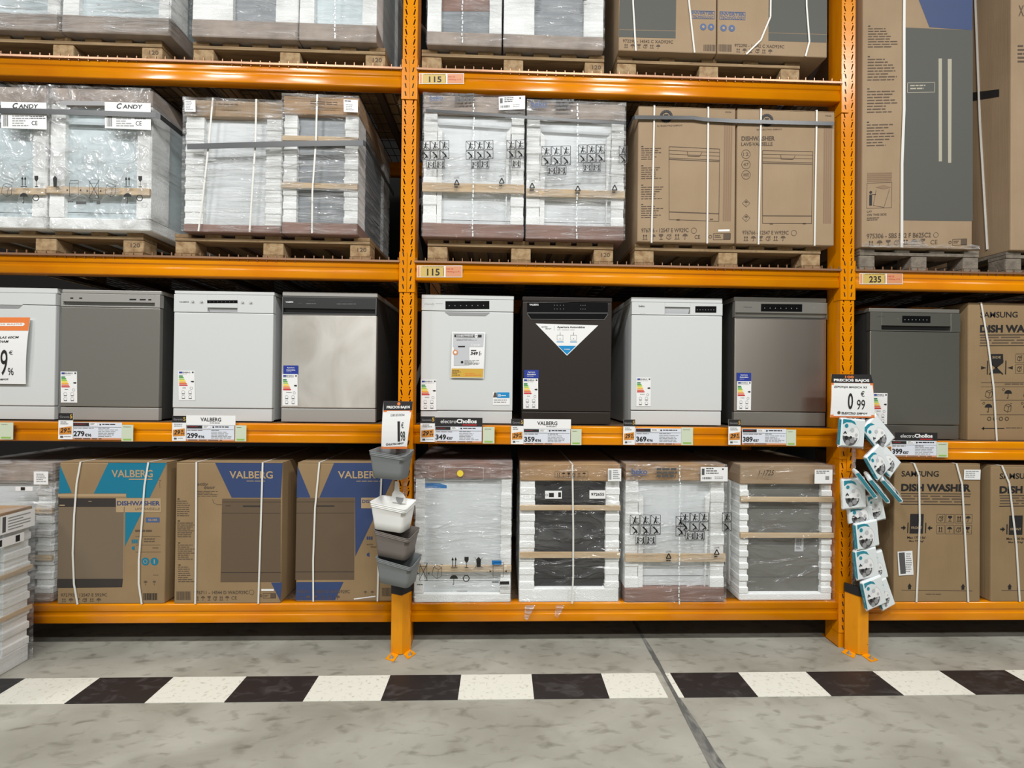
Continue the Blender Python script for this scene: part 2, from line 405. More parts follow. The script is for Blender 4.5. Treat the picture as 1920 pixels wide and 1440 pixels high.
    def energy(s, x0, y0, x1, y1, base='paper', L=0):
        w_ = x1-x0; h = y1-y0; q = lambda a, b: (x0+w_*a, y0+h*b)
        if base: s.poly([(x0, y0), (x1, y0), (x1, y1), (x0, y1)], base, L)
        s.rect(*q(.06, .03), *q(.26, .085), 'blue_card', L+1); s.text('ENERG', *q(.28, .035), *q(.74, .08), 'ink', .02, L+1)
        s.rect(*q(.84, .03), *q(.95, .08), 'grey_dk', L+1); s.dashes(*q(.06, .105), *q(.9, .13), 1, 'grey', L+1)
        for i in range(7):
            a = .16+i*.052; e = .26+i*.045
            s.poly([q(.05, a), q(e, a), q(e+.05, a+.02), q(e, a+.04), q(.05, a+.04)], 'e%d' % (i+1), L+1)
        s.poly([q(.74, .365), q(.82, .34), q(.95, .34), q(.95, .39), q(.82, .39)], 'ink', L+1)
        s.dashes(*q(.25, .57), *q(.62, .61), 1, 'grey_dk', L+1); s.ring(*q(.78, .59), w_*.08, .6, 'grey', L+1, 10)
        for a, b in ((.28, .72), (.7, .72), (.28, .88), (.7, .88)):
            s.ring(*q(a, b), w_*.1, .5, 'grey', L+1, 8); s.rect(*q(a-.1, b+.05), *q(a+.1, b+.07), 'grey_dk', L+1)
        return s
    def logo_v(s, x0, y0, x1, y1, k, b=.02): return s.text('VALBERG', x0, y0, x1, y1, k, b, 2)
    def cut(s, name):
        s.b.build(name, s.parent or s.it.root); s.b = MB(); return s
    def build(s, name='printed_graphics', parent=None):
        if s.b.v: return s.b.build(name, parent or s.parent or s.it.root)
PAT8 = [(c, r, True) for r in (0, 1) for c in (0, 1, 2)]+[(.55, 2, False), (1.55, 2, False)]

# ================================================================ SETTING
b = MB(); b.box(-9, 9, -7, 4, -.1, 0, 'concrete'); struct(b.build('floor'))
b = MB(); b.box(-9, 9, 2.4, 2.5, 0, 7, 'shade_dark'); struct(b.build('dark_backdrop'))  # dark sheet standing in for the unlit interior behind the rack
b = MB(); b.box(-9, 9, -7.1, -7, 0, 7, 'wall_paint'); struct(b.build('wall_front'))
b = MB(); b.box(-9, 9, -7, 2.5, 7, 7.1, 'ceiling_paint'); struct(b.build('ceiling'))
# floor joint
b = MB(); jx = PF(1260, 1293).x
pts = []
ys = [-2.0+.1*i for i in range(39)]
R = random.Random(5)
lw = [(.016+.06*max(0, -y-.30)+R.uniform(-.004, .004)) for y in ys]
vs = []
for y, l in zip(ys, lw): l = min(l, .062); vs += [(jx-l*.6, y, .0012), (jx+l, y, .0012)]
b.add(vs, [(2*i, 2*i+1, 2*i+3, 2*i+2) for i in range(len(ys)-1)], 'joint'); struct(b.build('trim_1'))
# marking tape
b = MB(); X0, st, Yf, Yn = -2.1999, .3982, -.2102, -.3876
for k in range(-5, 18):
    a, e = X0+k*st, X0+(k+1)*st
    if k == 7:
        b.box(a, jx-.045, Yn, Yf, .0002, .0022, 'tape_white'); b.box(jx+.012, e, Yn, Yf, .0002, .0022, 'tape_white')
    else: b.box(a, e, Yn, Yf, .0002, .0022, 'tape_black' if k % 2 == 0 else 'tape_white')
tag(b.build('floor_marking_tape'), 'black and white chequered marking tape stuck along the concrete floor', 'floor tape')

# ================================================================ RACK
Z3, Z2, Z1, Z0 = 3.610, 2.408, 1.392, .290
UPX = [(-.639, -.549), (2.161, 2.251)]
BH = .118
def upright(x0, x1, label, ztop=4.95, z0=0.0):
    root = thing('rack_upright', label, 'shelving post', ((x0+x1)/2, .05, z0), 0, 'perforated rack uprights'); h = ztop-z0; hw = (x1-x0)/2
    # perforated front web: real holes cut from a filled 2D outline
    wb = MB(); rows = [(0.0, None)]; z = .45
    sl = lambda x, w_: ((-x-w_, -x+w_), (x-w_, x+w_))
    def row(za, zb, A, B):                # solid strips between the two holes of a row
        ea = [-hw, A[0][0], A[0][1], A[1][0], A[1][1], hw]; eb = [-hw, B[0][0], B[0][1], B[1][0], B[1][1], hw]
        for q in (0, 2, 4): wb.add([(ea[q], -.049, za), (ea[q+1], -.049, za), (eb[q+1], -.049, zb), (eb[q], -.049, zb)], [(0, 1, 2, 3)], 'orange')
    wb.add([(-hw, -.049, 0), (hw, -.049, 0), (hw, -.049, z), (-hw, -.049, z)], [(0, 1, 2, 3)], 'orange')
    while z < h-.1:
        row(z, z+.036, sl(.0205, .004), sl(.0300, .004))
        wb.add([(-hw, -.049, z+.036), (hw, -.049, z+.036), (hw, -.049, z+.0445), (-hw, -.049, z+.0445)], [(0, 1, 2, 3)], 'orange')
        row(z+.0445, z+.0465, sl(.026, .0016), sl(.026, .0038)); row(z+.0465, z+.0505, sl(.026, .0038), sl(.026, .0038)); row(z+.0505, z+.0525, sl(.026, .0038), sl(.026, .0016))
        wb.add([(-hw, -.049, z+.0525), (hw, -.049, z+.0525), (hw, -.049, z+.0625), (-hw, -.049, z+.0625)], [(0, 1, 2, 3)], 'orange')
        z += .0625
    wb.add([(-hw, -.049, z), (hw, -.049, z), (hw, -.049, h), (-hw, -.049, h)], [(0, 1, 2, 3)], 'orange')
    wo = wb.build('perforated_web', root); so = wo.modifiers.new('solid', 'SOLIDIFY'); so.thickness = .002; so.offset = 1
    f = MB()
    for s_ in (-1, 1):
        f.box(s_*hw-.001 if s_ > 0 else -hw, hw if s_ > 0 else -hw+.001, -.048, .05, 0, h, 'orange')
        f.box(min(s_*hw, s_*(hw-.022)), max(s_*hw, s_*(hw-.022)), .049, .051, 0, h, 'orange')
    f.box(-hw+.002, hw-.002, .0, .002, 0, h, 'shade_dark')  # dark sheet inside the post, painted shade behind the web's holes
    f.build('side_flange', root)
    r = MB(); r.box(-hw, hw, .97, 1.05, 0, h, 'orange'); r.build('rear_post', root)
    r = MB()
    zz = .3; k = 0
    while zz < h-.7:
        a, e = (.05, .97) if k % 2 == 0 else (.97, .05)
        r.tube([(0, a, zz), (0, e, zz+.62)], .016, 'steel', 6); zz += .62; k += 1
    r.build('brace', root)
    p = MB(); p.box(-hw, hw, -.05, .08, 0, .006, 'orange'); p.build('foot_plate', root, .001)
    return root
upright(*UPX[0], 'orange perforated rack post on the left, behind the hanging cups')
upright(*UPX[1], 'orange perforated rack post on the right, behind the sponge packs')

def beam_prof(y0=0.0, h=BH, d=.05):
    p = [(y0+d, -h)]; n = 6; q = math.pi/2
    p += [(y0+.008-.008*math.sin(q*i/n), -h+.008-.008*math.cos(q*i/n)) for i in range(n+1)]
    for za, zb, s_ in ((-h*.62, -h*.53, 1), (-h*.43, -h*.34, -1)):      # rolled edges of the long groove
        p += [(y0+(.0055*(1-math.cos(math.pi*i/8))/2 if s_ > 0 else .0055*(1+math.cos(math.pi*i/8))/2), za+(zb-za)*i/8) for i in range(9)]
    p += [(y0+.010-.010*math.cos(q*i/n), -.010+.010*math.sin(q*i/n)) for i in range(n+1)]
    return p+[(y0+d, 0)]
def beam(x0, x1, z, label, conn=(1, 1), sign=None, group='orange rack beams along the front', y0=0.0, rear=False):
    root = thing('rack_beam', label, 'shelf beam', ((x0+x1)/2, y0, z-BH), 0, group); L = (x1-x0)/2
    f = MB(); f.extr_x([(y, zz+BH) for y, zz in beam_prof()], -L, L, 'orange'); bo = f.build('beam_profile', root)
    for p_ in bo.data.polygons: p_.use_smooth = len(p_.vertices) == 4 and abs(p_.normal.x) < .5 and p_.normal.y < .2
    if not rear:
        for s_, on in zip((-1, 1), conn):
            if not on: continue
            cb = MB(); e = s_*L
            xa, xb = (e-.044, e+.0) if s_ < 0 else (e, e+.044)
            cb.box(xa, xb, -.0065, -.0025, -.075, .175, 'orange')
            cb.box(e if s_ < 0 else e-.004, e+.004 if s_ < 0 else e, -.0065, .045, -.075, .175, 'orange')
            ed = (xa-.003, xa) if False else None
            cb.build('end_connector', root, .001)
            sl = MB()
            for zz in (-.055, -.005, .045, .095, .145):
                c = (xa+xb)/2; sl.prism([(c-.0035+s_*.003, zz), (c+.0035+s_*.003, zz), (c+.0035-s_*.003, zz+.028), (c-.0035-s_*.003, zz+.028)], -.0072, -.0064, 'shade_dark')  # dark slanted strips, the shade inside the plate's slots as colour
            sl.build('connector_slot', root)
    if sign:
        num, px = sign
        o = Item.__new__(Item); w_ = .075; 
        it = SignFace(px, root, z-BH)
        d = Deco(it, -.0015)
        x0_, y0_, x1_, y1_ = px; ww = x1_-x0_
        d.rect(x0_, y0_, x1_, y1_, 'paper', 0).rect(x0_+1, y0_+1, x0_+5, y1_-1, 'salmon', 1).rect(x0_+6, y0_+1, x0_+ww*.60, y1_-1, 'yellow_paper', 1)
        d.rect(x0_+ww*.63, y0_+1, x1_-1, y1_-1, 'salmon', 1)
        d.text('ALTURA DE ALMACENAJE', x0_+10, y0_+1.5, x0_+ww*.58, y0_+3.6, 'ink', 0, 2)
        d.text(num, x0_+ww*.22, y0_+6, x0_+ww*.50, y1_-3, 'ink', .025, 2)
        d.line([(x0_+ww*.585, y0_+5), (x0_+ww*.585, y1_-3)], .7, 'ink', 2)
        d.text('PAR DE', x0_+ww*.65, y0_+5, x0_+ww*.80, y0_+8, 'red', 0, 2).text('1900kg U.R', x0_+ww*.65, y0_+10.5, x0_+ww*.94, y0_+13.5, 'red', 0, 2)
        d.build('height_sign', root)
    return root
class SignFace:
    def __init__(s, px, root, zb): s.root = root; s.loc = root.location.copy(); s.q = [(px[0], px[1]), (px[2], px[1]), (px[2], px[3]), (px[0], px[3])]
    def m(s, x, y): p = P(x, y, 0.0); return (p.x-s.loc.x, p.z-s.loc.z)
xl, xr = UPX[0][0], UPX[1][0]
beam(-3.349, xl, Z3, 'orange beam under the topmost pallets in the left bay', (0, 1))
beam(UPX[0][1], xr, Z3, 'orange beam with yellow 115 sign under the topmost pallets, middle bay', sign=('115', (786, 138, 870, 158)))
beam(-3.349, xl, Z2, 'orange beam under the foam packed pallets in the left bay', (0, 1))
beam(UPX[0][1], xr, Z2, 'orange beam with yellow 115 sign above the white and black dishwashers', sign=('115', (782, 498, 867, 520)))
beam(UPX[1][1], 4.95, Z2, 'orange beam with yellow 235 sign under the tall refrigerator carton', (1, 0), sign=('235', (1611, 512, 1692, 533)))
beam(-3.349, xl, Z1, 'orange beam carrying the 279 and 299 price labels, left bay', (0, 1))
beam(UPX[0][1], xr, Z1, 'orange beam carrying four price labels in the middle bay')
beam(UPX[1][1], 4.95, Z1-.078, 'orange beam carrying the 399 price label in the right bay', (1, 0))
beam(-3.349, xl, Z0, 'lowest orange beam beneath the printed cartons in the left bay', (0, 1))
beam(UPX[0][1], xr, Z0, 'lowest orange beam beneath the foam packed machines, middle bay')
beam(UPX[1][1], 4.95, Z0-.006, 'lowest orange beam beneath the lower dish washer cartons on the right', (1, 0))
for z in (Z3, Z2, Z1, Z0):
    for a, e in ((-3.349, xl), (UPX[0][1], xr), (UPX[1][1], 4.95)):
        if z == Z3 and a > 2: continue
        beam(a, e, z-(.078 if (z == Z1 and a > 2) else 0), 'rear orange beam in the shadow at the back of the rack', y0=1.02, rear=True, group='rear rack beams')

def wire_deck(x0, x1, z, label, mesh=True):
    root = thing('wire_deck', label, 'shelf deck', ((x0+x1)/2, 0, z), 0, 'wire mesh decks'); L = (x1-x0)/2
    f = MB(); n = int((x1-x0)/.0575)
    for i in range(n+1):
        x = -L+.01+(2*L-.02)*i/n; j = .004*math.sin(i*12.9)
        f.box(x-.0022, x+.0022, -.004, 1.06, .004, .0085, 'galv_shaded')
        f.box(x-.0022, x+.0022, -.0066, -.0018, -.014+j, .0085+.012+j, 'galv')
    f.build('deck_wire', root)
    f = MB()
    for i in range(11): f.box(-L, L, .005+i*.103, .010+i*.103, 0, .0042, 'galv_shaded')
    f.box(-L, L, -.0112, -.0066, -.009, .003, 'galv')
    f.build('cross_wire', root)
    f = MB()
    for i in range(7):
        x = -L+.2+(2*L-.4)*i/6; f.box(x-.02, x+.02, .055, 1.01, -.03, -.001, 'galv_shaded')
    f.build('support_channel', root)
wire_deck(-3.349, xl, Z3, 'wire mesh deck of the top shelf, left bay')
wire_deck(UPX[0][1], xr, Z3, 'wire mesh deck of the top shelf, middle bay')
wire_deck(-3.349, xl, Z2, 'wire mesh deck below the foam packs, left bay')
wire_deck(UPX[0][1], xr, Z2, 'wire mesh deck below foam packs and two plain cartons, middle bay')
wire_deck(UPX[1][1], 4.95, Z2, 'wire mesh deck below the refrigerator cartons, right bay')
def board(x0, x1, z, label):
    b = MB(); b.box(-(x1-x0)/2, (x1-x0)/2, .016, 1.05, -.02, 0, 'chipboard')
    tag(b.build('shelf_board', loc=((x0+x1)/2, .036, z+.0002)), label, 'shelf board', 'chipboard shelf boards')
ZB = .0
for a, e, n in ((-3.349, xl, 'left'), (UPX[0][1], xr, 'middle'), (UPX[1][1], 4.95, 'right')):
    board(a+.002, e-.002, Z1-(.078 if n == 'right' else 0), 'dark chipboard shelf under the display dishwashers, %s bay' % n)
    board(a+.002, e-.002, Z0-(.006 if n == 'right' else 0), 'dark chipboard shelf under the lowest row of packages, %s bay' % n)

# ================================================================ PALLETS
def pallet(px0, px1, py, zd, label, nb=7, Y=.03, D=.85, grey=False, nums=None):
    xa = P(px0, py, Y).x; xb = P(px1, py, Y).x; W = xb-xa; z = zd+.0087
    r = thing('pallet', label, 'pallet', ((xa+xb)/2, Y, z), 0, 'wooden pallets'); h = W/2
    wm, ws, wb = ('wood_grey',)*3 if grey else ('wood', 'wood_side', 'wood_block')
    bw = min(.125, W*.13)
    f = MB(); g = (W-.1)/(nb-1)
    for i in range(nb):
        x = -h+.0+g*i; wv = .1; f.box(x, x+wv, .0, D, .122, .144, ws)
    f.build('deck_boards', r, .003)
    for y in (0, D/2-.05, D-.1):
        f = MB(); f.box(-h, h, y, y+.1, .100, .1215, wm); f.build('stringer_board', r, .003)
        for c in (-h, -bw/2, h-bw):
            f = MB(); f.box(c, c+bw, y+.003, y+.1, .022, .0995, wb); f.build('block', r, .006)
    for c in (-h, -bw/2, h-bw):
        f = MB(); f.prism([(c+.012, 0), (c+bw-.012, 0), (c+bw, .008), (c+bw, .0215), (c, .0215), (c, .008)], 0, D, ws); f.build('bottom_board', r, .002)
    if nums:
        it = SignFace((0, 0, 1, 1), r, 0); it.m = lambda x, y: (x, y)
        d = Deco(it, .0025); vs, fs = text_mesh('120', .01)
        x0 = h-bw*.62; d.b.add([(x0+a*bw*.45, d._y(0), .055+bb*.026) for a, bb in vs], fs, 'ink_soft'); d.build('stamp', r)
    return z+.144
TA1 = pallet(-72, 303, 105, Z3, 'wooden pallet on the top shelf, leftmost, under foam packs', 7, nums=1)
pallet(361, 722, 118, Z3, 'wooden pallet stamped 120 on the top shelf, second from left', 7, nums=1)
pallet(790, 1133, 135, Z3, 'wooden pallet on the top shelf just right of the left post', 7, nums=1)
pallet(1157, 1500, 148, Z3, 'wooden pallet on the top shelf under the inverter cartons', 5)
TB = pallet(-102, 268, 475, Z2, 'wooden pallet carrying the two film-bagged machines at the far left', 6, nums=1)
pallet(327, 693, 485, Z2, 'wooden pallet carrying two white foam packs tied with black strap', 7, nums=1)
pallet(801, 1150, 492, Z2, 'wooden pallet under the two packs printed with lifting pictograms', 9, nums=1)
pallet(1190, 1539, 500, Z2, 'wooden pallet under the two plain dishwasher cartons', 7)
pallet(1612, 1836, 505, Z2, 'weathered grey pallet under the tall refrigerator carton', 4, grey=True)
pallet(1887, 2115, 508, Z2, 'weathered grey pallet under the second refrigerator carton at the right edge', 4, grey=True)
TA = Z3+.0087+.1445; TB = Z2+.0087+.1445

# ================================================================ FOAM PACKED MACHINES
def ridged(x0, x1, y0, y1, z0, z1, n, ax, side, smooth_wave=False):
    """foam corner post with stepped ribs; ax = rib depth; side=-1 left post, +1 right"""
    f = MB(); H = z1-z0; rings = []; st = H/n
    prof = []
    for i in range(n):
        a = z0+i*st
        prof += [(a+st*.02, 0), (a+st*.44, 0), (a+st*.52, 1), (a+st*.94, 1)]
    prof = [(z0, prof[0][1])]+prof+[(z1, prof[-1][1])]
    for z, t in prof:
        e = ax*t; xa = x0+(e*.3 if side < 0 else e*.55); xb = x1-(e*.3 if side > 0 else e*.55); ya = y0+e*.8
        rings.append([(xa, ya, z), (xb, ya, z), (xb, y1, z), (xa, y1, z)])
    f.loft(rings, 'foam'); return f
def foampack(label, q, Y, zb, group, cap, capm='card_grey', base=('card', 26), panel='panel_white', lw=26, rw=24, n=8, amp=.008,
             slats=(), filmm='film', D=.62, kick=None, name='foam_packed_appliance', it=None, bands=(), notch=False, prints=None, onpanel=None, seam=None, nb=.0):
    it = it or Item(name, label, 'packaged appliance', q, Y, zb, group)
    W, H, r = it.W, it.H, it.root; h = W/2-.003; yt = (q[0][1]+q[1][1])/2; yb = (q[3][1]+q[2][1])/2; k = H/(yb-yt)
    hc = cap*k; hb = base[1]*k; zc = H-hc
    pl = -h+lw*k; pr = h-rw*k
    f = MB(); f.box(-h+.022, h-.022, .024, D-.02, hb+.001, zc-.001, panel); f.build('appliance_body', r, .004)
    if kick or onpanel:
        d = Deco(it, .024)
        for ky in (kick or ()): zk = it.z(ky); d.poly([(pl, zk), (pr, zk), (pr, zk+.003), (pl, zk+.003)], 'grey_dk' if 'dark' not in panel else 'black', 0, raw=True)
        if onpanel: onpanel(d)
        d.build('panel_marks')
    for s_, a, e in ((-1, -h, pl), (1, pr, h)):
        f = ridged(a, e, .0, .13, hb, zc, n, amp, s_); f.build('foam_post', r, .0025)
        f = ridged(-h if s_ < 0 else h-.05, -h+.05 if s_ < 0 else h, D-.14, D, hb, zc, n, amp, s_); f.build('foam_post', r, .0025)
    if notch:
        f = MB()
        for s_, a in ((-1, pl), (1, pr)):
            x0, x1 = (a, a+.03) if s_ < 0 else (a-.03, a)
            f.prism([(x0, hb), (x1 if s_ < 0 else x0, hb), (x1, zc*.86) if s_ < 0 else (x0, zc*.86), (x0 if s_ < 0 else x1, zc*.90)][0:4], .004, .022, 'foam')
        f.build('foam_step', r, .002)
    f = MB(); f.box(-h-.0015, h+.0015, -.004, D+.004, zc, H, capm); f.build('cardboard_cap', r, .006)
    f = MB()
    if base[0] == 'card': f.box(-h-.0015, h+.0015, -.005, D+.004, 0, hb, base[2] if len(base) > 2 else 'card_dark')
    else: f.box(-h, h, 0, D, 0, hb, 'foam')
    f.build('base_tray' if base[0] == 'card' else 'foam_base', r, .008)
    for a, e in slats:
        f = MB(); f.box(-h-.002, h+.002, -.014, -.001, it.z(e), it.z(a), 'slat'); f.build('wooden_slat', r, .002)
    if filmm:
        f = MB(); o = .019; nx, nz_ = 14, 18; R = random.Random(int(q[0][0])); vs = []
        x0, x1, z0, z1 = -h-.0035, h+.0035, .002, H+.004
        g = lambda i, j: (.0035*math.sin(i*1.7+j*.6)+.003*math.sin(j*2.3+i*.4)+R.uniform(-.0018, .0018))
        for j in range(nz_+1):
            for i in range(nx+1): vs.append((x0+(x1-x0)*i/nx, -o+max(g(i, j), -.006), z0+(z1-z0)*j/nz_))
        fs = [(j*(nx+1)+i, j*(nx+1)+i+1, (j+1)*(nx+1)+i+1, (j+1)*(nx+1)+i) for j in range(nz_) for i in range(nx)]
        f.add(vs, fs, filmm)
        f.add([(x0, -o, z1), (x1, -o, z1), (x1, D+.008, z1), (x0, D+.008, z1)], [(0, 1, 2, 3)], filmm)
        for x in (x0, x1): f.add([(x, -o, z0), (x, D+.008, z0), (x, D+.008, z1), (x, -o, z1)], [(0, 1, 2, 3)], filmm)
        fo = f.build('stretch_film', r, smooth=True)
        if prints:
            d = Deco(it, -.0265); d.parent = fo; prints(d); d.build('film_print', fo)
        if seam:
            f = MB(); zz = 0; R = random.Random(2); xs = it.x(seam)
            while zz < H-.01:
                hh = R.uniform(.008, .022); x = xs+R.uniform(-.003, .003); f.box(x-.0035, x+.0035, -.0268, -.0255, zz, zz+hh, 'bag'); zz += hh+R.uniform(.004, .012)  # seam in short bright bits, its glitter put into the shape
            f.build('film_seam', fo)
    elif prints:
        d = Deco(it, -.0045); prints(d); d.build('printed_graphics')
    for bd in bands: band(it, bd, D, -.020 if filmm else -.0045)
    return it
def band(it, pts, D=.6, y=-.0015, w=.010, top=True, m_='band'):
    f = MB(); p = [it.m(*a) for a in pts]; hw = w/2
    for i in range(len(p)-1):
        (x0, z0), (x1, z1) = p[i], p[i+1]
        dx, dz = x1-x0, z1-z0; l = math.hypot(dx, dz) or 1; nx, nz_ = -dz/l*hw, dx/l*hw
        f.prism([(x0+nx, z0+nz_), (x1+nx, z1+nz_), (x1-nx, z1-nz_), (x0-nx, z0-nz_)], y-.002, y, m_)
    if top: x = p[0][0]; f.box(x-hw, x+hw, y-.002, D*.9, it.H+.0005, it.H+.0025, m_)
    f.build('strapping_band', it.root)
def strap(label, pts, w=.017, grp=None):
    f = MB(); f.ribbon(pts, w, .0015, 'band_black'); c = pts[0]
    tag(f.build('pallet_strap'), label, 'strap', grp)

# ---- top shelf, left bay
YA = .0; GA = 'film wrapped machines on the top shelf'
def lowtray(q, label, **k):
    return foampack(label, q, YA, TA, GA, 24, 'card_grey', ('card', k.pop('bh', 32), 'card_grey'), name='wrapped_appliance', n=4, amp=.002, **k)
lowtray([(-88, -215), (108, -208), (113, 49), (-80, 42)], 'film wrapped machine cut off at the top left corner of the photo', panel='panel_cool', filmm='film_heavy', lw=20, rw=22)
lowtray([(112, -208), (315, -198), (321, 60), (116, 49)], 'film wrapped machine on the top shelf, second from the left', panel='panel_cool', filmm='film_heavy', lw=28, rw=22)
lowtray([(357, -205), (556, -200), (560, 64), (359.5, 56)], 'wrapped machine with wide white foam on its left side, above the film-tied foam packs', panel='panel_mid', filmm='film_light', lw=70, rw=40)
lowtray([(557, -200), (703, -196), (707, 68), (560, 64)], 'narrow wrapped machine on the top shelf left of the left post', panel='panel_cool', filmm='film_light', lw=26, rw=26, seam=629)
lowtray([(798, -190), (939, -186), (941, 89), (799.5, 84)], 'narrow wrapped dark grey machine on the top shelf right of the left post', panel='panel_mid', filmm='film_light', lw=26, rw=23, bh=26,
        seam=866, onpanel=lambda d: d.rect(826, -20, 917, 14, 'card_dark'))
lowtray([(941, -186), (1133, -180), (1132, 95), (943, 90)], 'wrapped machine with broad white foam left of its grey panel, top shelf', panel='panel_mid', filmm='film_light', lw=57, rw=37, bh=26,
        prints=lambda d: d.recyc(1004, -12, 1016, 9).recyc(1088, -12, 1100, 9))

# ---- middle shelf, left bay
GB = 'foam packed machines on the middle shelf'
def candy(ox):
    def pr(d):
        X = lambda v: v+ox
        d.poly([(X(207), 197), (X(292), 199), (X(292), 249), (X(207), 246)], 'paper', 0)
        d.text('C', X(229), 199.5, X(239), 210, 'ink', .03, 1, .3).text('ANDY', X(240), 202, X(277), 209.5, 'ink', .02, 1, .15)
        d.rect(X(125), 196, X(207), 204, 'grey', 0); d.text('CE', X(264), 233, X(275), 241, 'ink', .01, 1)
        d.dashes(X(228), 223, X(262), 245, 5, 'grey', 1); d.barcode(X(211), 222, X(220), 243, 'grey_dk'); d.dashes(X(262), 224, X(290), 231, 2, 'grey_dk'); d.cut('paper_label')
        d.clamp(X(135), 344, X(162), 374).clamp(X(172), 343, X(199), 377, True).cube(X(206), 347, X(228), 374).up(X(242), 336, X(254), 356)
        d.glass(X(267), 335, X(276), 356).umb(X(240), 367, X(255), 386).ring(X(270), 376, 6, 1.6, 'ink', 1, 6)
        d.poly([(X(110), 340), (X(114), 335), (X(118), 340), (X(117), 356), (X(111), 356)], 'ink', 1)
        d.rect(X(152), 382.5, X(171), 388, 'grey_dk', 1).dashes(X(137), 382, X(151), 388, 1, 'grey_dk').rect(X(190), 382, X(197), 388, 'grey_dk', 1).dashes(X(177), 382, X(189), 388, 1, 'grey_dk')
    return pr
foampack('film-bagged machine at the left photo edge, middle shelf, cut off by the frame', [(-93, 160), (97, 166), (88, 430), (-102, 426)], -.005, TB, GB, 30, 'card_grey', ('foam', 22), 'panel_cool', 27, 27, 3, .0015, [(354, 366)], 'film_bag', kick=[397], prints=candy(-192), name='bagged_appliance')
foampack('film-bagged machine with paper label and handling symbols, right one on the leftmost pallet', [(99, 166), (290, 170), (283, 434), (90, 430)], -.005, TB, GB, 30, 'card_grey', ('foam', 22), 'panel_cool', 27, 27, 3, .0015, [(354, 367)], 'film_bag', kick=[398], prints=candy(0), name='bagged_appliance', D=.66)
def b2a(d): d.rect(358, 196, 378, 217, 'paper', 0).dashes(360, 198, 376, 215, 6, 'grey'); d.cut('shipping_label').dashes(420, 201, 475, 205, 1, 'ink_soft')
foampack('white foam pack with two white bands, left one under the black strap', [(354, 190), (536, 190), (528, 433), (344, 430)], 0, TB, GB, 30, 'card', ('card', 15, 'card_dark'), 'panel_white', 33, 30, 9, .005, [], 'film', prints=b2a,
         bands=[[(409, 190), (400, 270), (385, 380), (377, 431)], [(489, 190), (486, 270), (478, 360), (472, 432)]])
def b2b(d): d.rect(651, 190, 677, 213, 'paper', 0).dashes(653, 192, 675, 196, 1, 'ink').dashes(655, 199, 672, 211, 4, 'grey').cut('shipping_label').dashes(590, 196, 640, 204, 2, 'ink_soft'); d.text('HEPN', 593, 346, 606, 349, 'ink_soft')
foampack('narrow white foam pack with two wooden slats, right one under the black strap', [(537, 184), (678, 181), (671, 437), (528, 436)], 0, TB, GB, 33, 'card_tan', ('card', 22, 'card_dark'), 'panel_mid', 25, 26, 8, .006, [(257, 266), (343, 353)], 'film', prints=b2b,
         bands=[[(602, 182), (598, 270), (590, 360), (588, 436)]], D=.66)
zs = P(530, 270, -.03).z
pA = P(351, 275, -.032); pB = P(540, 270, -.032); pC = P(681, 268, -.032)
strap('black strap tied across the two white foam packs left of the post', [(pA.x, -.032, pA.z), (pB.x, -.032, pB.z), (pC.x, -.032, pC.z), (pC.x+.012, -.02, pC.z), (pC.x+.014, .3, pC.z-.005), (pC.x+.014, .6, pC.z-.01)])
pA = P(-60, 206, -.038); pB = P(110, 210, -.038); pC = P(292, 216, -.038)
strap('black strap across the two film-bagged machines at far left', [(pA.x, -.038, pA.z), (pB.x, -.038, pB.z), (pC.x, -.038, pC.z), (pC.x+.016, -.026, pC.z), (pC.x+.018, .3, pC.z-.005), (pC.x+.018, .6, pC.z-.01)], .016)

# ---- middle shelf, middle bay
def beko(dx, dy, bx, by, cols, rec, gx, lab):
    def pr(d):
        if lab:
            a, b_, c, e = lab; d.rect(a, b_, c, e, 'paper', 0).dashes(a+10, b_+2, c-16, e-12, 3, 'grey_dk').barcode(a+3, e-8, a+20, e-4).rect(a+2, b_+3, a+7, e-12, 'grey_dk', 1).disc(c-9, b_+4, 1.6, 'ink', 1).dashes(a+26, e-9, c-5, e-3, 2, 'grey')
            d.cut('shipping_label')
        d.text('beko', bx[0], by[0], bx[1], by[1], 'blue_print', .02, 1); d.rect(bx[0], by[1]+1, bx[1]+1, by[1]+2, 'blue_print', 1)
        d.dashes(gx[0], by[0]-1, gx[1], by[1]+7, 3, 'grey_dk', 1, .7)
        d.cut('cap_print')
        for x, y, c, pat in cols: d.proh(x, y, c, pat).cut('handling_pictograms')
        for x, y in rec: d.recyc(x, y, x+12.5, y+20).cut('recycling_mark')
    return pr
half = [(0, 0, True), (1, 0, True), (0, 1, True), (1, 1, True), (.55, 2, False)]
foampack('foam pack with lifting pictograms, left one on its pallet beside the left post', [(798.5, 175), (986, 188), (982, 443), (791, 433)], 0, TB, GB, 31, 'card_grey', ('card', 26), 'panel_white', 25, 24, 6, .006, [(341, 357)], 'film_light', kick=[404], notch=True, seam=889,
         prints=beko(0, 0, (811, 835), (182, 190), [(794, 264, 17.3, PAT8), (876, 267, 17, PAT8), (951, 268, 17, half)], [(852, 330), (935, 330)], (857, 908), (937, 189, 985, 213)))
foampack('foam pack with lifting pictograms, right one on its pallet beside the plain cartons', [(988.5, 189), (1170, 200), (1170, 450), (985, 443)], 0, TB, GB, 30, 'card_grey', ('card', 27), 'panel_white', 25, 24, 6, .006, [(355, 369)], 'film', kick=[412], notch=True, seam=1080,
         prints=beko(0, 0, (995.5, 1024), (193, 204), [(1015, 277, 18, PAT8), (1082, 276, 16.6, PAT8), (1157, 280, 16, [(0, 0, True), (0, 1, True)])], [(991, 338), (1075, 345), (1143, 345)], (1041, 1075), None))

S2 = [P(*a, -.036) for a in ((798, 207), (890, 213), (986, 220), (1080, 226), (1171, 231))]
strap('grey strap below the brown caps of the two pictogram packs', [(p.x, -.036, p.z) for p in S2], .009)
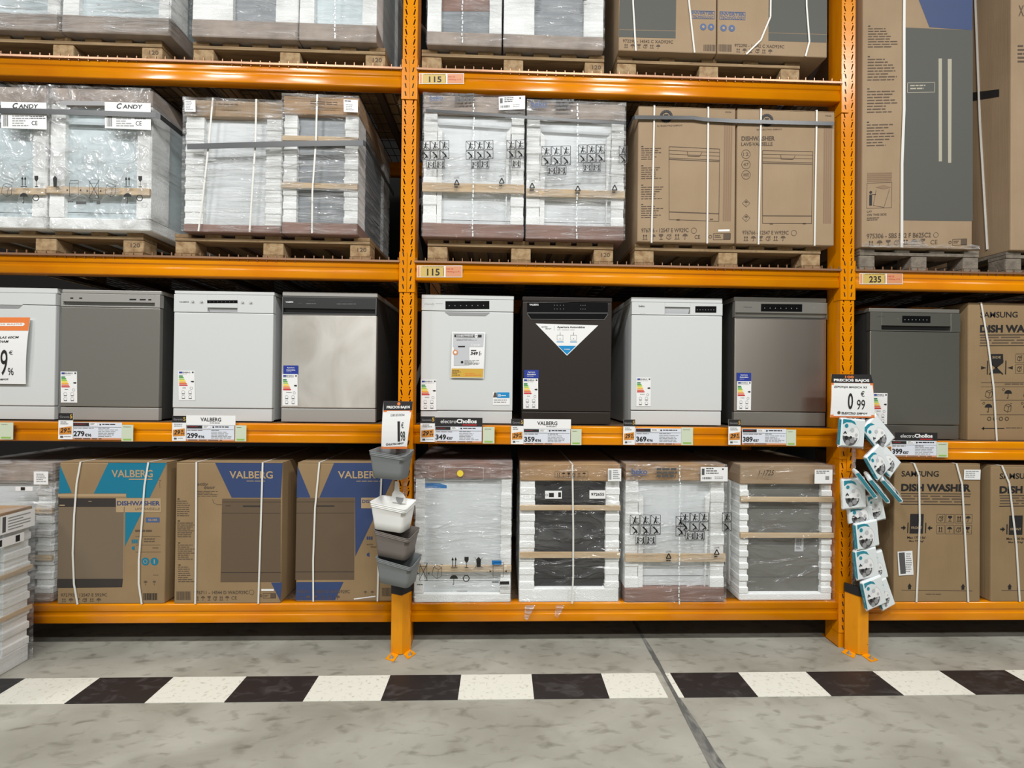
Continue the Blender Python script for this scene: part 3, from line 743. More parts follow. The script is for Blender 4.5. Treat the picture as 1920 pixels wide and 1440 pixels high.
# ================================================================ CARTONS
def carton(label, q, Y, zb, group, m_='card', D=.64, prints=None, bands=(), name='cardboard_carton', sticker=None, it=None, bw=.010):
    it = it or Item(name, label, 'carton', q, Y, zb, group)
    W, H, r = it.W, it.H, it.root; h = W/2
    f = MB(); f.box(-h, h, 0, D, 0, H-.004, m_); f.build('box_body', r, .006)
    f = MB(); f.box(-h+.001, h-.001, .001, D/2-.002, H-.0035, H, m_); f.box(-h+.001, h-.001, D/2+.002, D-.001, H-.0035, H, m_); f.build('top_flap', r, .001)
    if prints: d = Deco(it); prints(d); d.build()
    if sticker: d = Deco(it, -.0035); sticker(d); d.build('label_sticker')
    for bd in bands: band(it, bd, D, -.004, bw)
    return it
def bar_label(d, x0, y0, x1, y1):
    d.rect(x0, y0, x1, y1, 'paper', 0); w_ = x1-x0; h = y1-y0
    d.dashes(x0+w_*.1, y0+h*.1, x1-w_*.1, y1-h*.55, 3, 'grey_dk'); d.barcode(x0+w_*.1, y1-h*.4, x1-w_*.2, y1-h*.1)
def clampicon(d, x0, y0, x1, y1, k='ink_soft'):
    w_ = x1-x0; d.ring(x0+w_*.08, (y0+y1)/2, w_*.07, 1, k, 1, 8); d.frame(x0+w_*.22, y0, x1, y1, .8, k, 1); d.rect(x0+w_*.68, y0+1, x1, y1, k, 1); d.dashes(x0+w_*.28, y0+3, x0+w_*.62, y1-2, 2, k)
GC = 'plain brown dishwasher cartons on the middle shelf'
def outline(d, TL, TR, BR, BL):
    d.line([TL, TR, BR, BL, TL], .9, 'ink_soft', 1)
    L = lambda t: (TL[0]+(BL[0]-TL[0])*t, TL[1]+(BL[1]-TL[1])*t); Rr = lambda t: (TR[0]+(BR[0]-TR[0])*t, TR[1]+(BR[1]-TR[1])*t)
    for t, w_ in ((.05, .6), (.10, .6), (.155, .8), (.175, 1.2), (.895, 1.6)): d.line([L(t), Rr(t)], w_, 'ink_soft', 1)
    c = (L(.05)[0]+Rr(.05)[0])/2; y = (L(.05)[1]+Rr(.05)[1])/2
    d.line([(c-13, y), (c-12, y+8), (c+10, y+9), (c+14, y+2)], .8, 'ink_soft', 2)
    for t in (.18, .85): x = BL[0]+(BR[0]-BL[0])*t; d.rect(x-3, BL[1], x+3, BL[1]+2, 'ink_soft', 1)
def c1(d):
    d.ring(1247.5, 217, 9.5, 5, 'ink', 1); d.text('T', 1243.5, 213, 1251.5, 223, 'ink', .04, 1); d.text('by ELECTRO DEPOT', 1231, 232.5, 1277.5, 236, 'ink_soft', .01)
    d.text('976766', 1356, 210, 1367, 213, 'ink_soft')
    outline(d, (1253, 272), (1346.5, 278), (1347, 409), (1254, 404))
    for a, e in ((270, 297), (305, 332), (340, 369), (375, 403)): d.rect(1202, a, 1206, a+1.6, 'ink', 1).dashes(1202, a+4, 1243, e, 6, 'ink_soft', fill=.35)
    for i in range(4): d.rect(1354.5+i*4, 228, 1357.5+i*4, 409, 'stripe', 0)
    d.text('976766 - 12S47 E W929C', 1202.5, 419, 1290.5, 426.5, 'ink_soft', .015, sl=1); d.ring(1300.5, 425, 5, .7, 'ink_soft', 1)
    d.iconrow(1202, 430, 1292, 440, n=6); d.text('CE', 1302, 433, 1312, 440, 'ink_soft', .01); clampicon(d, 1328, 431, 1369, 442); d.rect(1346, 424, 1367.5, 427.5, 'paper', 1)
def c2(d):
    d.ring(1437.5, 225, 9.5, 5, 'ink', 1); d.text('T', 1433.5, 221, 1441.5, 231, 'ink', .04, 1); d.text('by ELECTRO DEPOT', 1419, 240.5, 1465.5, 244, 'ink_soft', .01)
    d.text('976766', 1545, 216, 1556, 219, 'ink_soft')
    d.text('DISHWASHER', 1391, 254, 1452, 262.5, 'ink_soft', .03).text('LAVE-VAISSELLE', 1390.5, 265.5, 1448, 272, 'ink_soft', .02)
    for y, t in ((287, '12'), (306, '47'), (325, 'WHITE')): d.ring(1399, y, 8, .8, 'ink_soft', 1).text(t, 1394, y-3, 1404, y+3, 'ink_soft')
    for y in (377, 404): d.ring(1399, y, 7, .6, 'ink_soft', 1, 4).umb(1396, y-4, 1402, y+4, 'ink_soft')
    outline(d, (1429.5, 280.5), (1522, 283), (1521, 415), (1429.5, 414))
    for i in range(4): d.rect(1542.5+i*4, 235, 1545.5+i*4, 415, 'stripe', 0)
    d.text('976766 - 12S47 E W929C', 1392, 427, 1478, 434, 'ink_soft', .015, sl=1); d.ring(1488, 432, 5, .7, 'ink_soft', 1); d.iconrow(1392, 437, 1475, 446, n=6)
carton('brown carton with dishwasher line drawing and text column, left of the pair', [(1197, 196.5), (1375.5, 205.5), (1378, 450), (1195, 443)], 0, TB, GC, prints=c1, bands=[[(1225.5, 197), (1221, 446)], [(1324, 203), (1325, 449)]])
carton('brown carton reading DISHWASHER beside the right post, middle shelf', [(1384, 203), (1562.5, 209.5), (1564, 456), (1381, 451)], 0, TB, GC, prints=c2, bands=[[(1426, 205), (1421, 453)], [(1528, 208), (1526, 456)]])
S1 = [P(*a, -.012) for a in ((1190, 220), (1300, 221), (1320, 224), (1376, 227), (1440, 229), (1564, 232))]
strap('black strap running across the two plain dishwasher cartons', [(S1[0].x-.008, .5, S1[0].z), (S1[0].x-.008, .0, S1[0].z)]+[(p.x, -.012, p.z) for p in S1], .012)

# ---- top shelf cartons
GT = 'inverter cartons on the top shelf'
def c3(d):
    d.rect(1160, -150, 1266, 47, 'door_grey', 0).rect(1160, 48, 1266, 61, 'door_grey', 0)
    d.text('972290 - 14S42 C XAD929C', 1167.5, 65, 1261.5, 70.5, 'ink_soft', .01); d.iconrow(1168, 73, 1240, 80, n=6)
    d.frame(1295, 11, 1338.5, 24.5, .8, 'blue_print', 1); d.text('INVERTER', 1296.5, 12, 1337, 17, 'blue_print', .02).text('TECHNOLOGY', 1297, 19, 1337, 23.5, 'blue_print')
    d.disc(1317.6, 39.4, 6, 'blue_print', 1).disc(1332.5, 39.4, 6, 'blue_print', 1).disc(1317.6, 39.4, 2.5, 'beige', 2).disc(1332.5, 39.4, 2, 'beige', 2)
    d.barcode(1319, 71, 1341, 82.5, 'ink_soft')
def c4(d):
    d.rect(1440, -150, 1549, 47, 'door_grey', 0).rect(1440, 48, 1549, 62, 'door_grey', 0)
    d.text('972290 - 14S42 C XAD929C', 1377, 69, 1470, 74.5, 'ink_soft', .01); d.iconrow(1378, 77, 1450, 84, n=6)
    d.frame(1348.5, 13, 1396, 26.5, .8, 'blue_print', 1); d.text('INVERTER', 1350, 14, 1395, 19.5, 'blue_print', .02).text('TECHNOLOGY', 1350, 21, 1395, 25.8, 'blue_print')
    d.disc(1356, 42, 6, 'blue_print', 1).disc(1371.4, 42, 6, 'blue_print', 1).disc(1356, 42, 2.5, 'beige', 2).disc(1371.4, 42, 2, 'beige', 2)
    d.barcode(1347.4, 71, 1371.4, 83.6, 'ink_soft')
carton('large carton with grey door picture at its left, top shelf', [(1157, -180), (1341, -176), (1343, 87), (1160, 85)], -.01, TA, GT, prints=c3, bands=[[(1180, -178), (1184.7, 0), (1191.6, 86)], [(1265, -177), (1290, 0), (1301.5, 87)]])
carton('large carton with grey door picture at its right, beside the right post on top shelf', [(1344.5, -176), (1549, -170), (1551, 88), (1345.5, 88)], -.01, TA, GT, prints=c4, bands=[[(1442.5, -172), (1442.5, 20.6), (1425, 62), (1398, 88)], [(1505, -171), (1510, 0), (1516, 62), (1509, 88)]])

# ---- tall refrigerator cartons
def fr(d):
    d.poly([(1670, -105), (1818, -100), (1818, 55), (1737, 49), (1717, 0)], 'navy', 0)
    d.poly([(1690, 49), (1819, 55), (1823, 409), (1692, 403)], 'door_grey', 0); d.text('VALBERG', 1802, -60, 1808, -20, 'beige')
    d.poly([(1754.6, 107), (1761, 107), (1763.5, 297), (1757.5, 297)], 'handle_pic', 1).poly([(1772, 108), (1779.5, 108), (1781, 300), (1775, 300)], 'handle_pic', 1)
    d.frame(1697, 151, 1748, 169, .9, 'handle_pic', 1).dashes(1702, 155, 1742, 166, 2, 'handle_pic')
    for a, e in ((45, 88), (101, 149), (160, 208), (221, 269)): d.rect(1622, a, 1626, a+1.8, 'ink', 1).dashes(1622, a+5, 1679, e, 8, 'ink_soft', fill=.35)
    for i in range(5): d.rect(1624, 314.5+i*3.4, 1670, 316.8+i*3.4, 'stripe', 1)
    d.frame(1624, 333, 1670, 379, .6, 'ink_soft', 1).disc(1631, 350, 2.6, 'ink', 1).rect(1628.5, 354, 1633.5, 374, 'ink', 1).line([(1633, 354), (1641, 354)], 1, 'ink', 1)
    d.line([(1641, 346), (1636, 374), (1656, 378), (1666, 345)], .6, 'ink_soft', 1).poly([(1640, 341), (1655, 337), (1669, 342), (1655, 345)], 'stripe', 1)
    d.text('LAY', 1624.6, 383, 1634, 386.5, 'ink_soft', .01).text('ON THIS SIDE', 1624.6, 389, 1661, 393, 'ink_soft', .01).dashes(1624.6, 396, 1650, 403, 2, 'ink_soft')
    d.text('975306 - SBS 532 F B625C2', 1624.6, 425, 1744.4, 434, 'ink_soft', .015, sl=2).ring(1754, 432, 4.5, .6, 'ink_soft', 1)
    d.iconrow(1625, 438, 1738, 448, n=7); d.text('CE', 1744, 441, 1757, 449, 'ink_soft'); clampicon(d, 1778, 441, 1812, 452)
fq = [(1611, -112), (1818, -104), (1823, 461), (1616, 449)]
GF = 'tall refrigerator cartons'
it = carton('tall brown refrigerator carton picturing a grey double door, right bay', fq, .01, TB, GF, prints=fr, bands=[[(1687, -109), (1688, 50), (1690, 200), (1687.5, 300), (1689, 453)]], bw=.017, name='refrigerator_carton')
f = MB(); n = 22; vs = []
for i in range(n+1):
    x = -it.W/2-.01+(it.W+.04)*i/n; hh = .02+.012*math.sin(i*1.3)+(.035*math.exp(-((i-9)/3)**2)); vs += [(x, -.012-.006*math.sin(i*2.1), -.002), (x, -.008-.008*math.cos(i*1.7), hh)]
f.add(vs, [(2*i, 2*i+2, 2*i+3, 2*i+1) for i in range(n)], 'film_heavy'); f.build('plastic_sheet', it.root, smooth=True)
def fr2(d):
    d.text('XZ', 1906, 10, 1924, 30, 'ink_soft').dashes(1905, 84, 1960, 120, 5, 'ink_soft')
it = carton('second refrigerator carton, cut off at the right photo edge', [(1892, -108), (2100, -100), (2105, 473), (1895, 464)], .01, TB, GF, prints=fr2, name='refrigerator_carton', D=.7)
h = -it.W/2; f = MB(); f.add([(h-.0015, .06, 1.05), (h-.0015, .34, 1.20), (h-.0015, .34, 1.27), (h-.0015, .06, 1.10)], [(0, 3, 2, 1)], 'ink'); f.build('side_mark', it.root)
Xc = it.root.location.x-it.W/2-.003; f = MB(); pp = []
for a in ((1826, -60), (1837, 230), (1851, 468)):
    d_ = FW*F_PX+RT*(a[0]-960)-UP*(a[1]-720); t_ = (Xc-CAM.x)/d_.x; v_ = CAM+d_*t_-it.root.location; pp.append((v_.x, v_.y, max(v_.z, .01)))
f.tube(pp, .006, 'band', 6); f.build('strapping_band', it.root)

# ================================================================ DISPLAY DISHWASHERS
def dishwasher(label, q, zb, body, door, top, kick, yw, yc, yd, side=None, Y=.065, ctrl=None, extra=None, energy=None, blue=None, group='display dishwashers on the shelf', recess=None, disp=None, buttons=(), cpm='ink', tilt=0, topm=None, logo=None):
    """yw worktop bottom, yc control band bottom, yd door bottom (photo rows)"""
    it = Item('dishwasher', label, 'dishwasher', q, Y, zb, group); W, H, r = it.W, it.H, it.root; h = W/2
    zw, zc, zd = it.z(yw), it.z(yc), it.z(yd)
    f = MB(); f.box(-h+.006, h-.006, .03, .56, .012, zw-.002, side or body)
    for sx in (-1, 1):
        for yy in (.06, .5): f.box(sx*(h-.05)-.015, sx*(h-.05)+.015, yy, yy+.03, 0, .012, 'black')
    f.build('cabinet', r, .003)
    f = MB(); f.box(-h, h, .004, .575, zw+.002, H, top); f.build('worktop', r, .004)
    f = MB(); f.box(-h+.002, h-.002, .0, .028, zd+.002, zc-.0015, door); f.build('door', r, .005)
    # control fascia with the handle hollow cut as a real pocket
    if recess:
        kind, x0, y0, x1, y1 = recess[:5]; a, za = it.m(x0, y0); e, ze = it.m(x1, y1); ze = max(ze, zc+.001)
        za = min(za, zw-.004)
        cp = MB()
        cm = ctrl or body
        cp.box(-h+.002, a, -.002, .028, zc+.001, zw-.001, cm); cp.box(e, h-.002, -.002, .028, zc+.001, zw-.001, cm)
        cp.box(a, e, -.002, .028, za, zw-.001, cm)
        if ze > zc+.004: cp.box(a, e, -.002, .028, zc+.001, ze, cm)
        cp.build('control_panel', r, .0015)
        f = MB(); rm = recess[5] if len(recess) > 5 else 'dark_side'
        f.add([(a, .0, za), (e, .0, za), (e, .006, za), (a, .006, za), (a+.006, .012, ze), (e-.006, .012, ze), (e-.006, -.001, ze+.0), (a+.006, -.001, ze)], [(0, 1, 2, 3), (3, 2, 5, 4), (4, 5, 6, 7)], rm)
        f.build('handle_recess', r)
    else:
        cp = MB(); cp.box(-h+.002, h-.002, -.002, .028, zc+.001, zw-.001, ctrl or body); cp.build('control_panel', r, .003)
    f = MB(); f.box(-h+.004, h-.004, .004, .03, .006, zd-.002, kick or body); f.build('kick_plate', r, .003)
    if disp:
        d = Deco(it, -.0022); d.rect(*disp, 'black_gloss', 0); x0, y0, x1, y1 = disp
        for i in range(7):
            xx = x0+(x1-x0)*(.08+.13*i); d.rect(xx, y0+(y1-y0)*.5, xx+1.2, y0+(y1-y0)*.62, 'grey', 1)
        d.build('display')
    for bx in buttons:
        if len(bx) == 2:
            f = MB(); x, z = it.m(*bx); f.loft([[(x+.0075*math.cos(t*math.pi/6), yy, z+.0075*math.sin(t*math.pi/6)) for t in range(12)] for yy in (-.002, -.010)][::-1], 'grey_lt'); f.build('button', r, .001)
        else:
            d = Deco(it, -.0022); d.rect(*bx, 'black', 0); d.build('button')
    if logo:
        d = Deco(it, -.0024); d.text(*logo[:5], logo[5], .01, 0); d.build('logo')
    if energy:
        d = Deco(it, -.0012); d.energy(*energy); d.build('energy_label')
    if blue:
        d = Deco(it, -.0014); x0, y0, x1, y1 = blue; hh = y1-y0; ww = x1-x0
        d.rect(*blue, 'blue_card', 0).text('Apertura', x0+ww*.25, y0+hh*.18, x1-ww*.25, y0+hh*.36, 'paper', .02).text('Automática', x0+ww*.2, y0+hh*.42, x1-ww*.2, y0+hh*.60, 'paper', .02).dashes(x0+ww*.2, y0+hh*.72, x1-ww*.15, y0+hh*.82, 1, 'grey_lt'); d.build('sticker')
    if extra:
        d = Deco(it, -.0012); extra(d); d.build('panel_print')
    return it
ZD = Z1+.0004; ZDR = Z1-.078+.0004
def d0(d): pass
C0 = dishwasher('white dishwasher with scooped handle at the far left of the display row', [(-68, 536), (109, 541), (101, 790), (-77, 788)], ZD, 'white', 'white', 'white', 'white2', 549, 571, 762, 'white2', recess=('r', -40, 570.5, 45, 571, 'grey'))
d = Deco(C0, -.0003); d.poly([(-35, 571.5), (45, 573), (38, 579), (-28, 578)], 'grey', 0); d.build('scoop_shade')  # flat grey patch, the shade of the scoop put into colour
C1 = dishwasher('flat grey dishwasher with full-width groove handle, between two white ones', [(117, 542), (302, 545.5), (297, 788), (110, 788)], ZD, 'silver_top', 'silver', 'silver_top', 'silver_top', 551, 576, 762, 'dark_side',
           recess=('r', 121, 565, 291, 574.5, 'steel'), energy=(115, 696, 145.6, 754), buttons=[(134.4, 557.8, 140, 560.2), (151, 558, 156.5, 560.4), (244.4, 560.5, 256.7, 563), (263.3, 560.8, 274.4, 563.2), (279.6, 561, 285, 563.4)])
dishwasher('white dishwasher with black display strip and four round buttons', [(334, 544), (511, 547.4), (510, 789), (322, 789)], ZD, 'white', 'white', 'white', 'white2', 552.5, 586, 763.6, 'white2',
           recess=('r', 392.7, 576.5, 446, 585, 'grey_lt'), energy=(337, 694, 367, 749), disp=(392.7, 563, 446.6, 568.5), buttons=[(367.5, 565), (383, 565.5), (456, 566.5), (470.5, 567)], logo=('VALBERG', 343, 565, 360, 567.4, 'grey_dk'))
def d3(d):
    d.text('VALBERG', 537, 565, 551, 567.7, 'paper', .03, 2)
    d.dashes(560, 568.5, 572, 570, 1, 'grey_dk').dashes(575, 569, 605, 570.4, 1, 'grey').dashes(632, 569.6, 675, 571, 1, 'grey').dashes(578, 563.5, 600, 564.5, 1, 'grey_dk').dashes(636, 564.5, 664, 565.5, 1, 'grey_dk')
    d.line([(531.5, 556.7), (705.5, 558.5), (704.8, 590.5), (530.7, 589.5), (531.5, 556.7)], 1.1, 'steel', 1)
C3 = dishwasher('stainless dishwasher with smudged door and black control strip, left of the post', [(530, 546.4), (707, 549.4), (704, 791.5), (525, 791)], ZD, 'silver_top', 'inox', 'silver_top', 'silver_top', 556.5, 590, 764, 'dark_side', ctrl='panel_dark',
           recess=('r', 533, 577.5, 703, 588, 'black'), energy=(530, 700.6, 558.5, 759.4), blue=(532, 684.5, 559.7, 700.6), extra=d3)
def d4(d):
    d.text('Candy', 797, 567.5, 816, 572.5, 'grey', 0, 1, .3).dashes(818, 568.5, 831, 570.5, 1, 'grey')
    d.poly([(834.6, 584.5), (919.6, 586), (911, 592), (843, 590.8)], 'grey', 1)  # flat grey trapezoid: handle recess shade as colour, no hollow
    d.rect(924, 733, 956, 757, 'paper', 0).rect(932, 733.6, 955.5, 744, 'sky', 1).poly([(924.5, 743), (927, 734), (931.5, 734), (932, 743)], 'ink_soft', 1).text('10', 934, 736.5, 939, 742, 'paper', .03, 2)
    d.dashes(940, 739, 953, 742, 1, 'paper', 2).dashes(926, 747, 954, 755, 2, 'grey')
dishwasher('white dishwasher with leaflet taped on its door, right of the left post', [(791, 551), (965, 555), (961, 793.5), (787, 792)], ZD, 'white', 'white', 'white', 'white2', 561, 583.5, 768, 'white2', disp=(836, 564.5, 918.5, 579.5), energy=(789.5, 710, 818.5, 766.5), extra=d4)
def d5(d):
    d.rect(989, 567.7, 1139, 585.5, 'black_gloss', 1).text('VALBERG', 993, 570, 1010, 573.2, 'paper', .02, 2).rect(989, 586, 1139, 588, 'grey_dk', 1)
    for x in (1039, 1044, 1050, 1056, 1088, 1092, 1096): d.rect(x, 572, x+1, 573, 'grey', 2).rect(x, 579, x+1, 580, 'grey', 2)
    d.poly([(989, 588.5), (1139.5, 588.5), (1132, 599), (996, 599)], 'black_gloss', 1).line([(989, 588.5), (996, 599), (1132, 599.6), (1139.5, 589)], 1, 'steel', 2)
    d.poly([(1004.6, 607), (1121, 610), (1062.7, 667)], 'paper', 1).text('activ', 1015.5, 611.5, 1027, 614.5, 'ink', .01, 2).text('door', 1022.5, 614.5, 1034, 617.8, 'ink', .01, 2).line([(1039, 611), (1039, 620)], .5, 'grey', 2)
    d.text('Apertura Automática', 1044.4, 611.6, 1096, 616.4, 'ink', .03, 2).dashes(1044.4, 618.3, 1100, 620, 1, 'grey', 2)
    for x in (1044.5, 1069.6): d.frame(x, 628.5, x+11, 638, .6, 'grey', 2).disc(x+5.5, 635, .8, 'grey_dk', 2, 6).line([(x+5.5, 623), (x+5.5, 629)], .7, 'grey_dk', 2).rect(x-1, 640.5, x+12, 642, 'sky', 2)
    d.poly([(1046, 648.5), (1079.5, 648.5), (1062.7, 665)], 'sky', 2).text('VALBERG', 1057, 654, 1068.5, 656, 'paper', .02, 3)
dishwasher('dark brown-black dishwasher with white triangular sticker on the door', [(980.5, 555.5), (1147.7, 558), (1146, 797), (977, 797)], ZD, 'brown_black', 'brown_black', 'brown_black', 'brown_black', 565, 566.5, 772, 'brown_black', energy=(981, 710, 1009, 767), blue=(983, 694, 1010, 710), extra=d5)
def d6(d): d.text('beko', 1196, 572.3, 1207, 576.3, 'ink', .02, 1).dashes(1198, 588, 1209, 589, 1, 'grey')
dishwasher('white dishwasher with black touch display right of its grey handle cavity', [(1183, 557), (1351, 559), (1353.5, 799), (1182, 798)], ZD, 'white', 'white', 'white', 'white', 567.5, 591, 770, 'white2', recess=('r', 1244, 575.5, 1291, 588.7, 'grey_lt'), disp=(1300, 574, 1339, 586), energy=(1192.6, 708, 1219.5, 762), extra=d6)
def d7(d): d.text('Hisense', 1391, 575, 1406.5, 577.6, 'grey_dk', .02, 1).line([(1376, 596), (1546, 597)], 1.3, 'steel', 1).dashes(1517, 576, 1524, 577.5, 1, 'grey').dashes(1436, 576.5, 1482, 579, 1, 'grey', 2)
dishwasher('brushed stainless dishwasher with central black display, left of the right post', [(1374.5, 557), (1544, 558), (1549.4, 797.6), (1375.6, 797.6)], ZD, 'silver_top', 'inox_dull', 'silver', 'silver', 566, 595.5, 770, 'dark_side', ctrl='silver', recess=('r', 1376, 586.5, 1545, 595, 'silver'), disp=(1422.6, 570, 1498, 584), blue=(1380, 698, 1406.5, 713.6), energy=(1380.8, 713.6, 1407, 767), extra=d7)
def d8(d): d.text('SAMSUNG', 1638, 592.5, 1655, 595, 'grey_dk', .02, 1).dashes(1678, 597, 1682, 599, 1, 'grey')
dishwasher('dark stainless dishwasher behind the sponge packs, right of the right post', [(1628, 578), (1794, 579), (1800, 816), (1630, 816)], ZDR, 'inox_green', 'inox_green', 'silver', 'inox_green', 586, 620, 789, 'dark_side', ctrl='inox_green', recess=('r', 1649, 609.5, 1776.7, 618, 'black'), disp=(1686.7, 592, 1738.4, 604.4), energy=(1635.6, 732, 1662, 788), extra=d8, Y=.07)

def samsung(ox, oy, upper=False):
    def pr(d):
        X = lambda v: v+ox; Yy = lambda v: v+oy
        d.text('SAMSUNG', X(1680.7), Yy(882.7), X(1750), Yy(893.3), 'ink', .015).text('DISH WASHER', X(1681), Yy(906.5), X(1811), Yy(920.4), 'ink', .045)
        d.rect(X(1681), Yy(924), X(1812), Yy(925.2), 'ink', 1).rect(X(1681), Yy(943.6), X(1812), Yy(944.8), 'ink', 1); d.dashes(X(1682), Yy(928), X(1811), Yy(943), 3, 'ink_soft', fill=.42)
        if upper: return
        d.rect(X(1700), Yy(961.8), X(1725), Yy(997.8), 'ink', 1).text('FRONT', X(1702.5), Yy(985), X(1722.5), Yy(989.5), 'beige', .01, 2).rect(X(1695.5), Yy(978), X(1697.3), Yy(997), 'ink', 1).rect(X(1728.7), Yy(978), X(1730.5), Yy(997), 'ink', 1)
        for a, s_ in ((1684, 1), (1742, -1)): d.rect(X(min(a, a+5*s_)), Yy(986), X(max(a, a+5*s_)), Yy(989), 'ink', 1).poly([(X(a+4*s_), Yy(983)), (X(a+9*s_), Yy(987.5)), (X(a+4*s_), Yy(992))], 'ink', 1)
        d.text('Max 1700 lbf', X(1696), Yy(1003), X(1730), Yy(1007.3), 'ink', .01).text('Max 770 kgf', X(1699.6), Yy(1010), X(1727), Yy(1014), 'ink', .01)
        for i in range(4):
            for j in range(2):
                a, b_ = X(1750+i*17), Yy(962+j*20); d.frame(a, b_, a+15, b_+16, .6, 'ink_soft', 1)
                [d.cube, d.glass, d.up, d.umb][(i+j*2) % 4](a+3, b_+3, a+12, b_+13, 'ink', 1)
        for a in (1704, 1804): d.poly([(X(a-4), Yy(1095)), (X(a), Yy(1089)), (X(a+4), Yy(1095))], 'ink', 1).rect(X(a-2.5), Yy(1095), X(a+2.5), Yy(1100), 'ink', 1)
        d.rect(X(1689), Yy(1101.6), X(1822), Yy(1102.4), 'ink_soft', 1).dashes(X(1735), Yy(1108), X(1778), Yy(1111), 1, 'ink_soft')
    return pr
def c9(d):
    samsung(150, -299, True)(d)
    d.poly([(1851, 660), (1875, 660), (1876, 676), (1863, 686), (1850, 676)], 'ink', 1).text('SIDE', 1855, 664, 1871, 668, 'beige', .01, 2)
    d.line([(1847, 672), (1847, 697)], 1.8, 'ink', 1).line([(1881, 672), (1881, 697)], 1.8, 'ink', 1).line([(1850, 697), (1876, 672)], 2, 'ink', 2).line([(1850, 672), (1876, 697)], 2, 'ink', 2).poly([(1852, 695), (1863, 686), (1874, 695)], 'ink', 1)
    d.poly([(1835, 682), (1835, 688), (1845, 685)], 'ink', 1).poly([(1894, 682), (1894, 688), (1884, 685)], 'ink', 1)
    for i in range(3):
        for j in range(2): d.frame(1899+i*18, 660+j*19, 1915+i*18, 676+j*19, .6, 'ink_soft', 1).cube(1902+i*18, 663+j*19, 1911+i*18, 673+j*19, 'ink')
    for y in (711, 743, 769): d.rect(1836, y, 1980, y+1, 'ink_soft', 1)
    d.dashes(1880, 713.5, 1930, 717, 1, 'ink_soft').rect(1836, 719, 1980, 719.7, 'ink_soft', 1)
    for j, y in enumerate((722, 747)):
        for i in range(4): d.ring(1842+i*36, y+2, 2, .6, 'ink', 1, 8).umb(1844+i*36, y+3, 1858+i*36, y+18, 'ink') if (i+j) % 2 else d.cube(1844+i*36, y+2, 1859+i*36, y+18, 'ink')
    for i in range(4): d.ring(1853+i*11, 777, 3.4, 1, 'ink', 1, 6)
    d.rect(1842, 793.4, 1882, 795, 'ink', 1).poly([(1839, 794.2), (1844, 791), (1844, 797.4)], 'ink', 1).dashes(1885, 792.5, 1925, 796, 1, 'ink_soft')
carton('brown dish washer carton on the display shelf at the right photo edge', [(1808, 567), (1990, 571), (1998, 817), (1815, 816)], .07, ZDR, 'dish washer cartons with black lettering', 'card_dull', prints=c9, bands=[[(1830, 568), (1845, 640), (1858, 720), (1867, 816)]], bw=.011)

# ================================================================ LOWEST ROW
ZL = Z0+.0004; ZLR = Z0-.006+.0004; YL = .004
GD = 'printed cartons in the lowest row'; GE = 'foam packed machines in the lowest row'
foampack('film wrapped foam pack beside the teal carton, lowest row far left', [(-80, 868), (104, 868), (100, 1128), (-84, 1128)], .03, ZL, GE, 34, 'card_grey', ('card', 16, 'card_grey'), 'panel_white', 32, 34, 8, .010, [(952, 961), (1040, 1049)], 'film',
         prints=lambda d: d.rect(72, 882, 99, 906, 'paper', 0).dashes(77, 886, 96, 903, 5, 'grey').rect(38, 910, 70, 918, 'paper', 0).rect(48, 911, 56, 917, 'ink', 1))
def cd1(d):
    d.poly([(118, 872), (139, 924), (115, 925)], 'teal', 0).poly([(208, 868), (317, 868), (284, 933), (240.5, 933), (240.5, 925), (180, 925)], 'teal', 0)
    d.logo_v(214, 881, 291, 895, 'beige').rect(246, 897.5, 290, 899.5, 'beige', 1).dashes(303, 900, 306, 916, 4, 'ink_soft')
    d.poly([(113.5, 926), (240, 926), (240, 931), (113.5, 931)], 'beige', 0).rect(114, 934, 221, 950, 'pic_dark', 1).poly([(114, 951), (236, 951), (231.5, 1084), (109, 1084)], 'door_pic', 0).rect(170, 939, 176, 940, 'beige', 2).rect(116, 946, 126, 948, 'beige', 2)
    d.poly([(108.5, 1084), (231, 1084), (229.5, 1100), (107.5, 1101)], 'pic_dark', 0).line([(236.5, 950), (232, 1084)], .8, 'beige', 1)
    d.poly([(238, 960), (269, 960), (236, 1024)], 'teal', 0).rect(221, 934, 305, 960, 'beige', 1).text('DISHWASHER', 223, 939, 303.5, 947.5, 'navy', .03, 2).text('LAVE-VAISSELLE', 257, 951.5, 303, 956, 'ink_soft', 0, 2)
    d.rect(276, 970, 302, 979, 'blue_print', 1).text('SILVER', 281, 972.5, 298, 976.5, 'beige', .02, 2).dashes(256, 993, 303, 997, 1, 'ink_soft', fill=.9)
    for y in (1005, 1021, 1034): d.rect(256, y, 303, y+.5, 'ink_soft', 1)
    for i in range(3): d.rect(249+i*4, 1011, 252+i*4, 1018, 'teal', 1)
    d.poly([(249, 1025), (254, 1023), (254, 1031), (249, 1029)], 'teal', 1).dashes(272, 1009, 302, 1018, 2, 'ink_soft').dashes(288, 1026, 302, 1029, 1, 'ink_soft')
    d.disc(274, 1052, 7.3, 'teal', 1).disc(291, 1052, 7.3, 'teal', 1).ring(274, 1052, 3.5, 1, 'beige', 2).rect(290, 1048, 292, 1056, 'beige', 2)
    d.dashes(288, 1077, 300, 1079, 1, 'ink_soft').umb(270, 1088, 277, 1096, 'ink_soft').umb(287, 1088, 293, 1096, 'ink_soft')
    d.text('972793 - 12S47 E S929C', 114.5, 1111, 201, 1117, 'ink_soft', .01).iconrow(114, 1120, 192, 1127, n=6).barcode(269, 1111, 295, 1124)
carton('carton printed in teal with a dishwasher picture, lowest row left', [(118, 866), (317, 867), (308, 1131), (107, 1131)], YL, ZL, GD, 'card_dull', prints=cd1, bands=[[(158, 866), (150, 906), (144, 967), (140, 1036), (141, 1093), (147, 1131)], [(284, 867), (276, 910), (271, 967), (263, 1048), (262, 1093), (267, 1131)]])
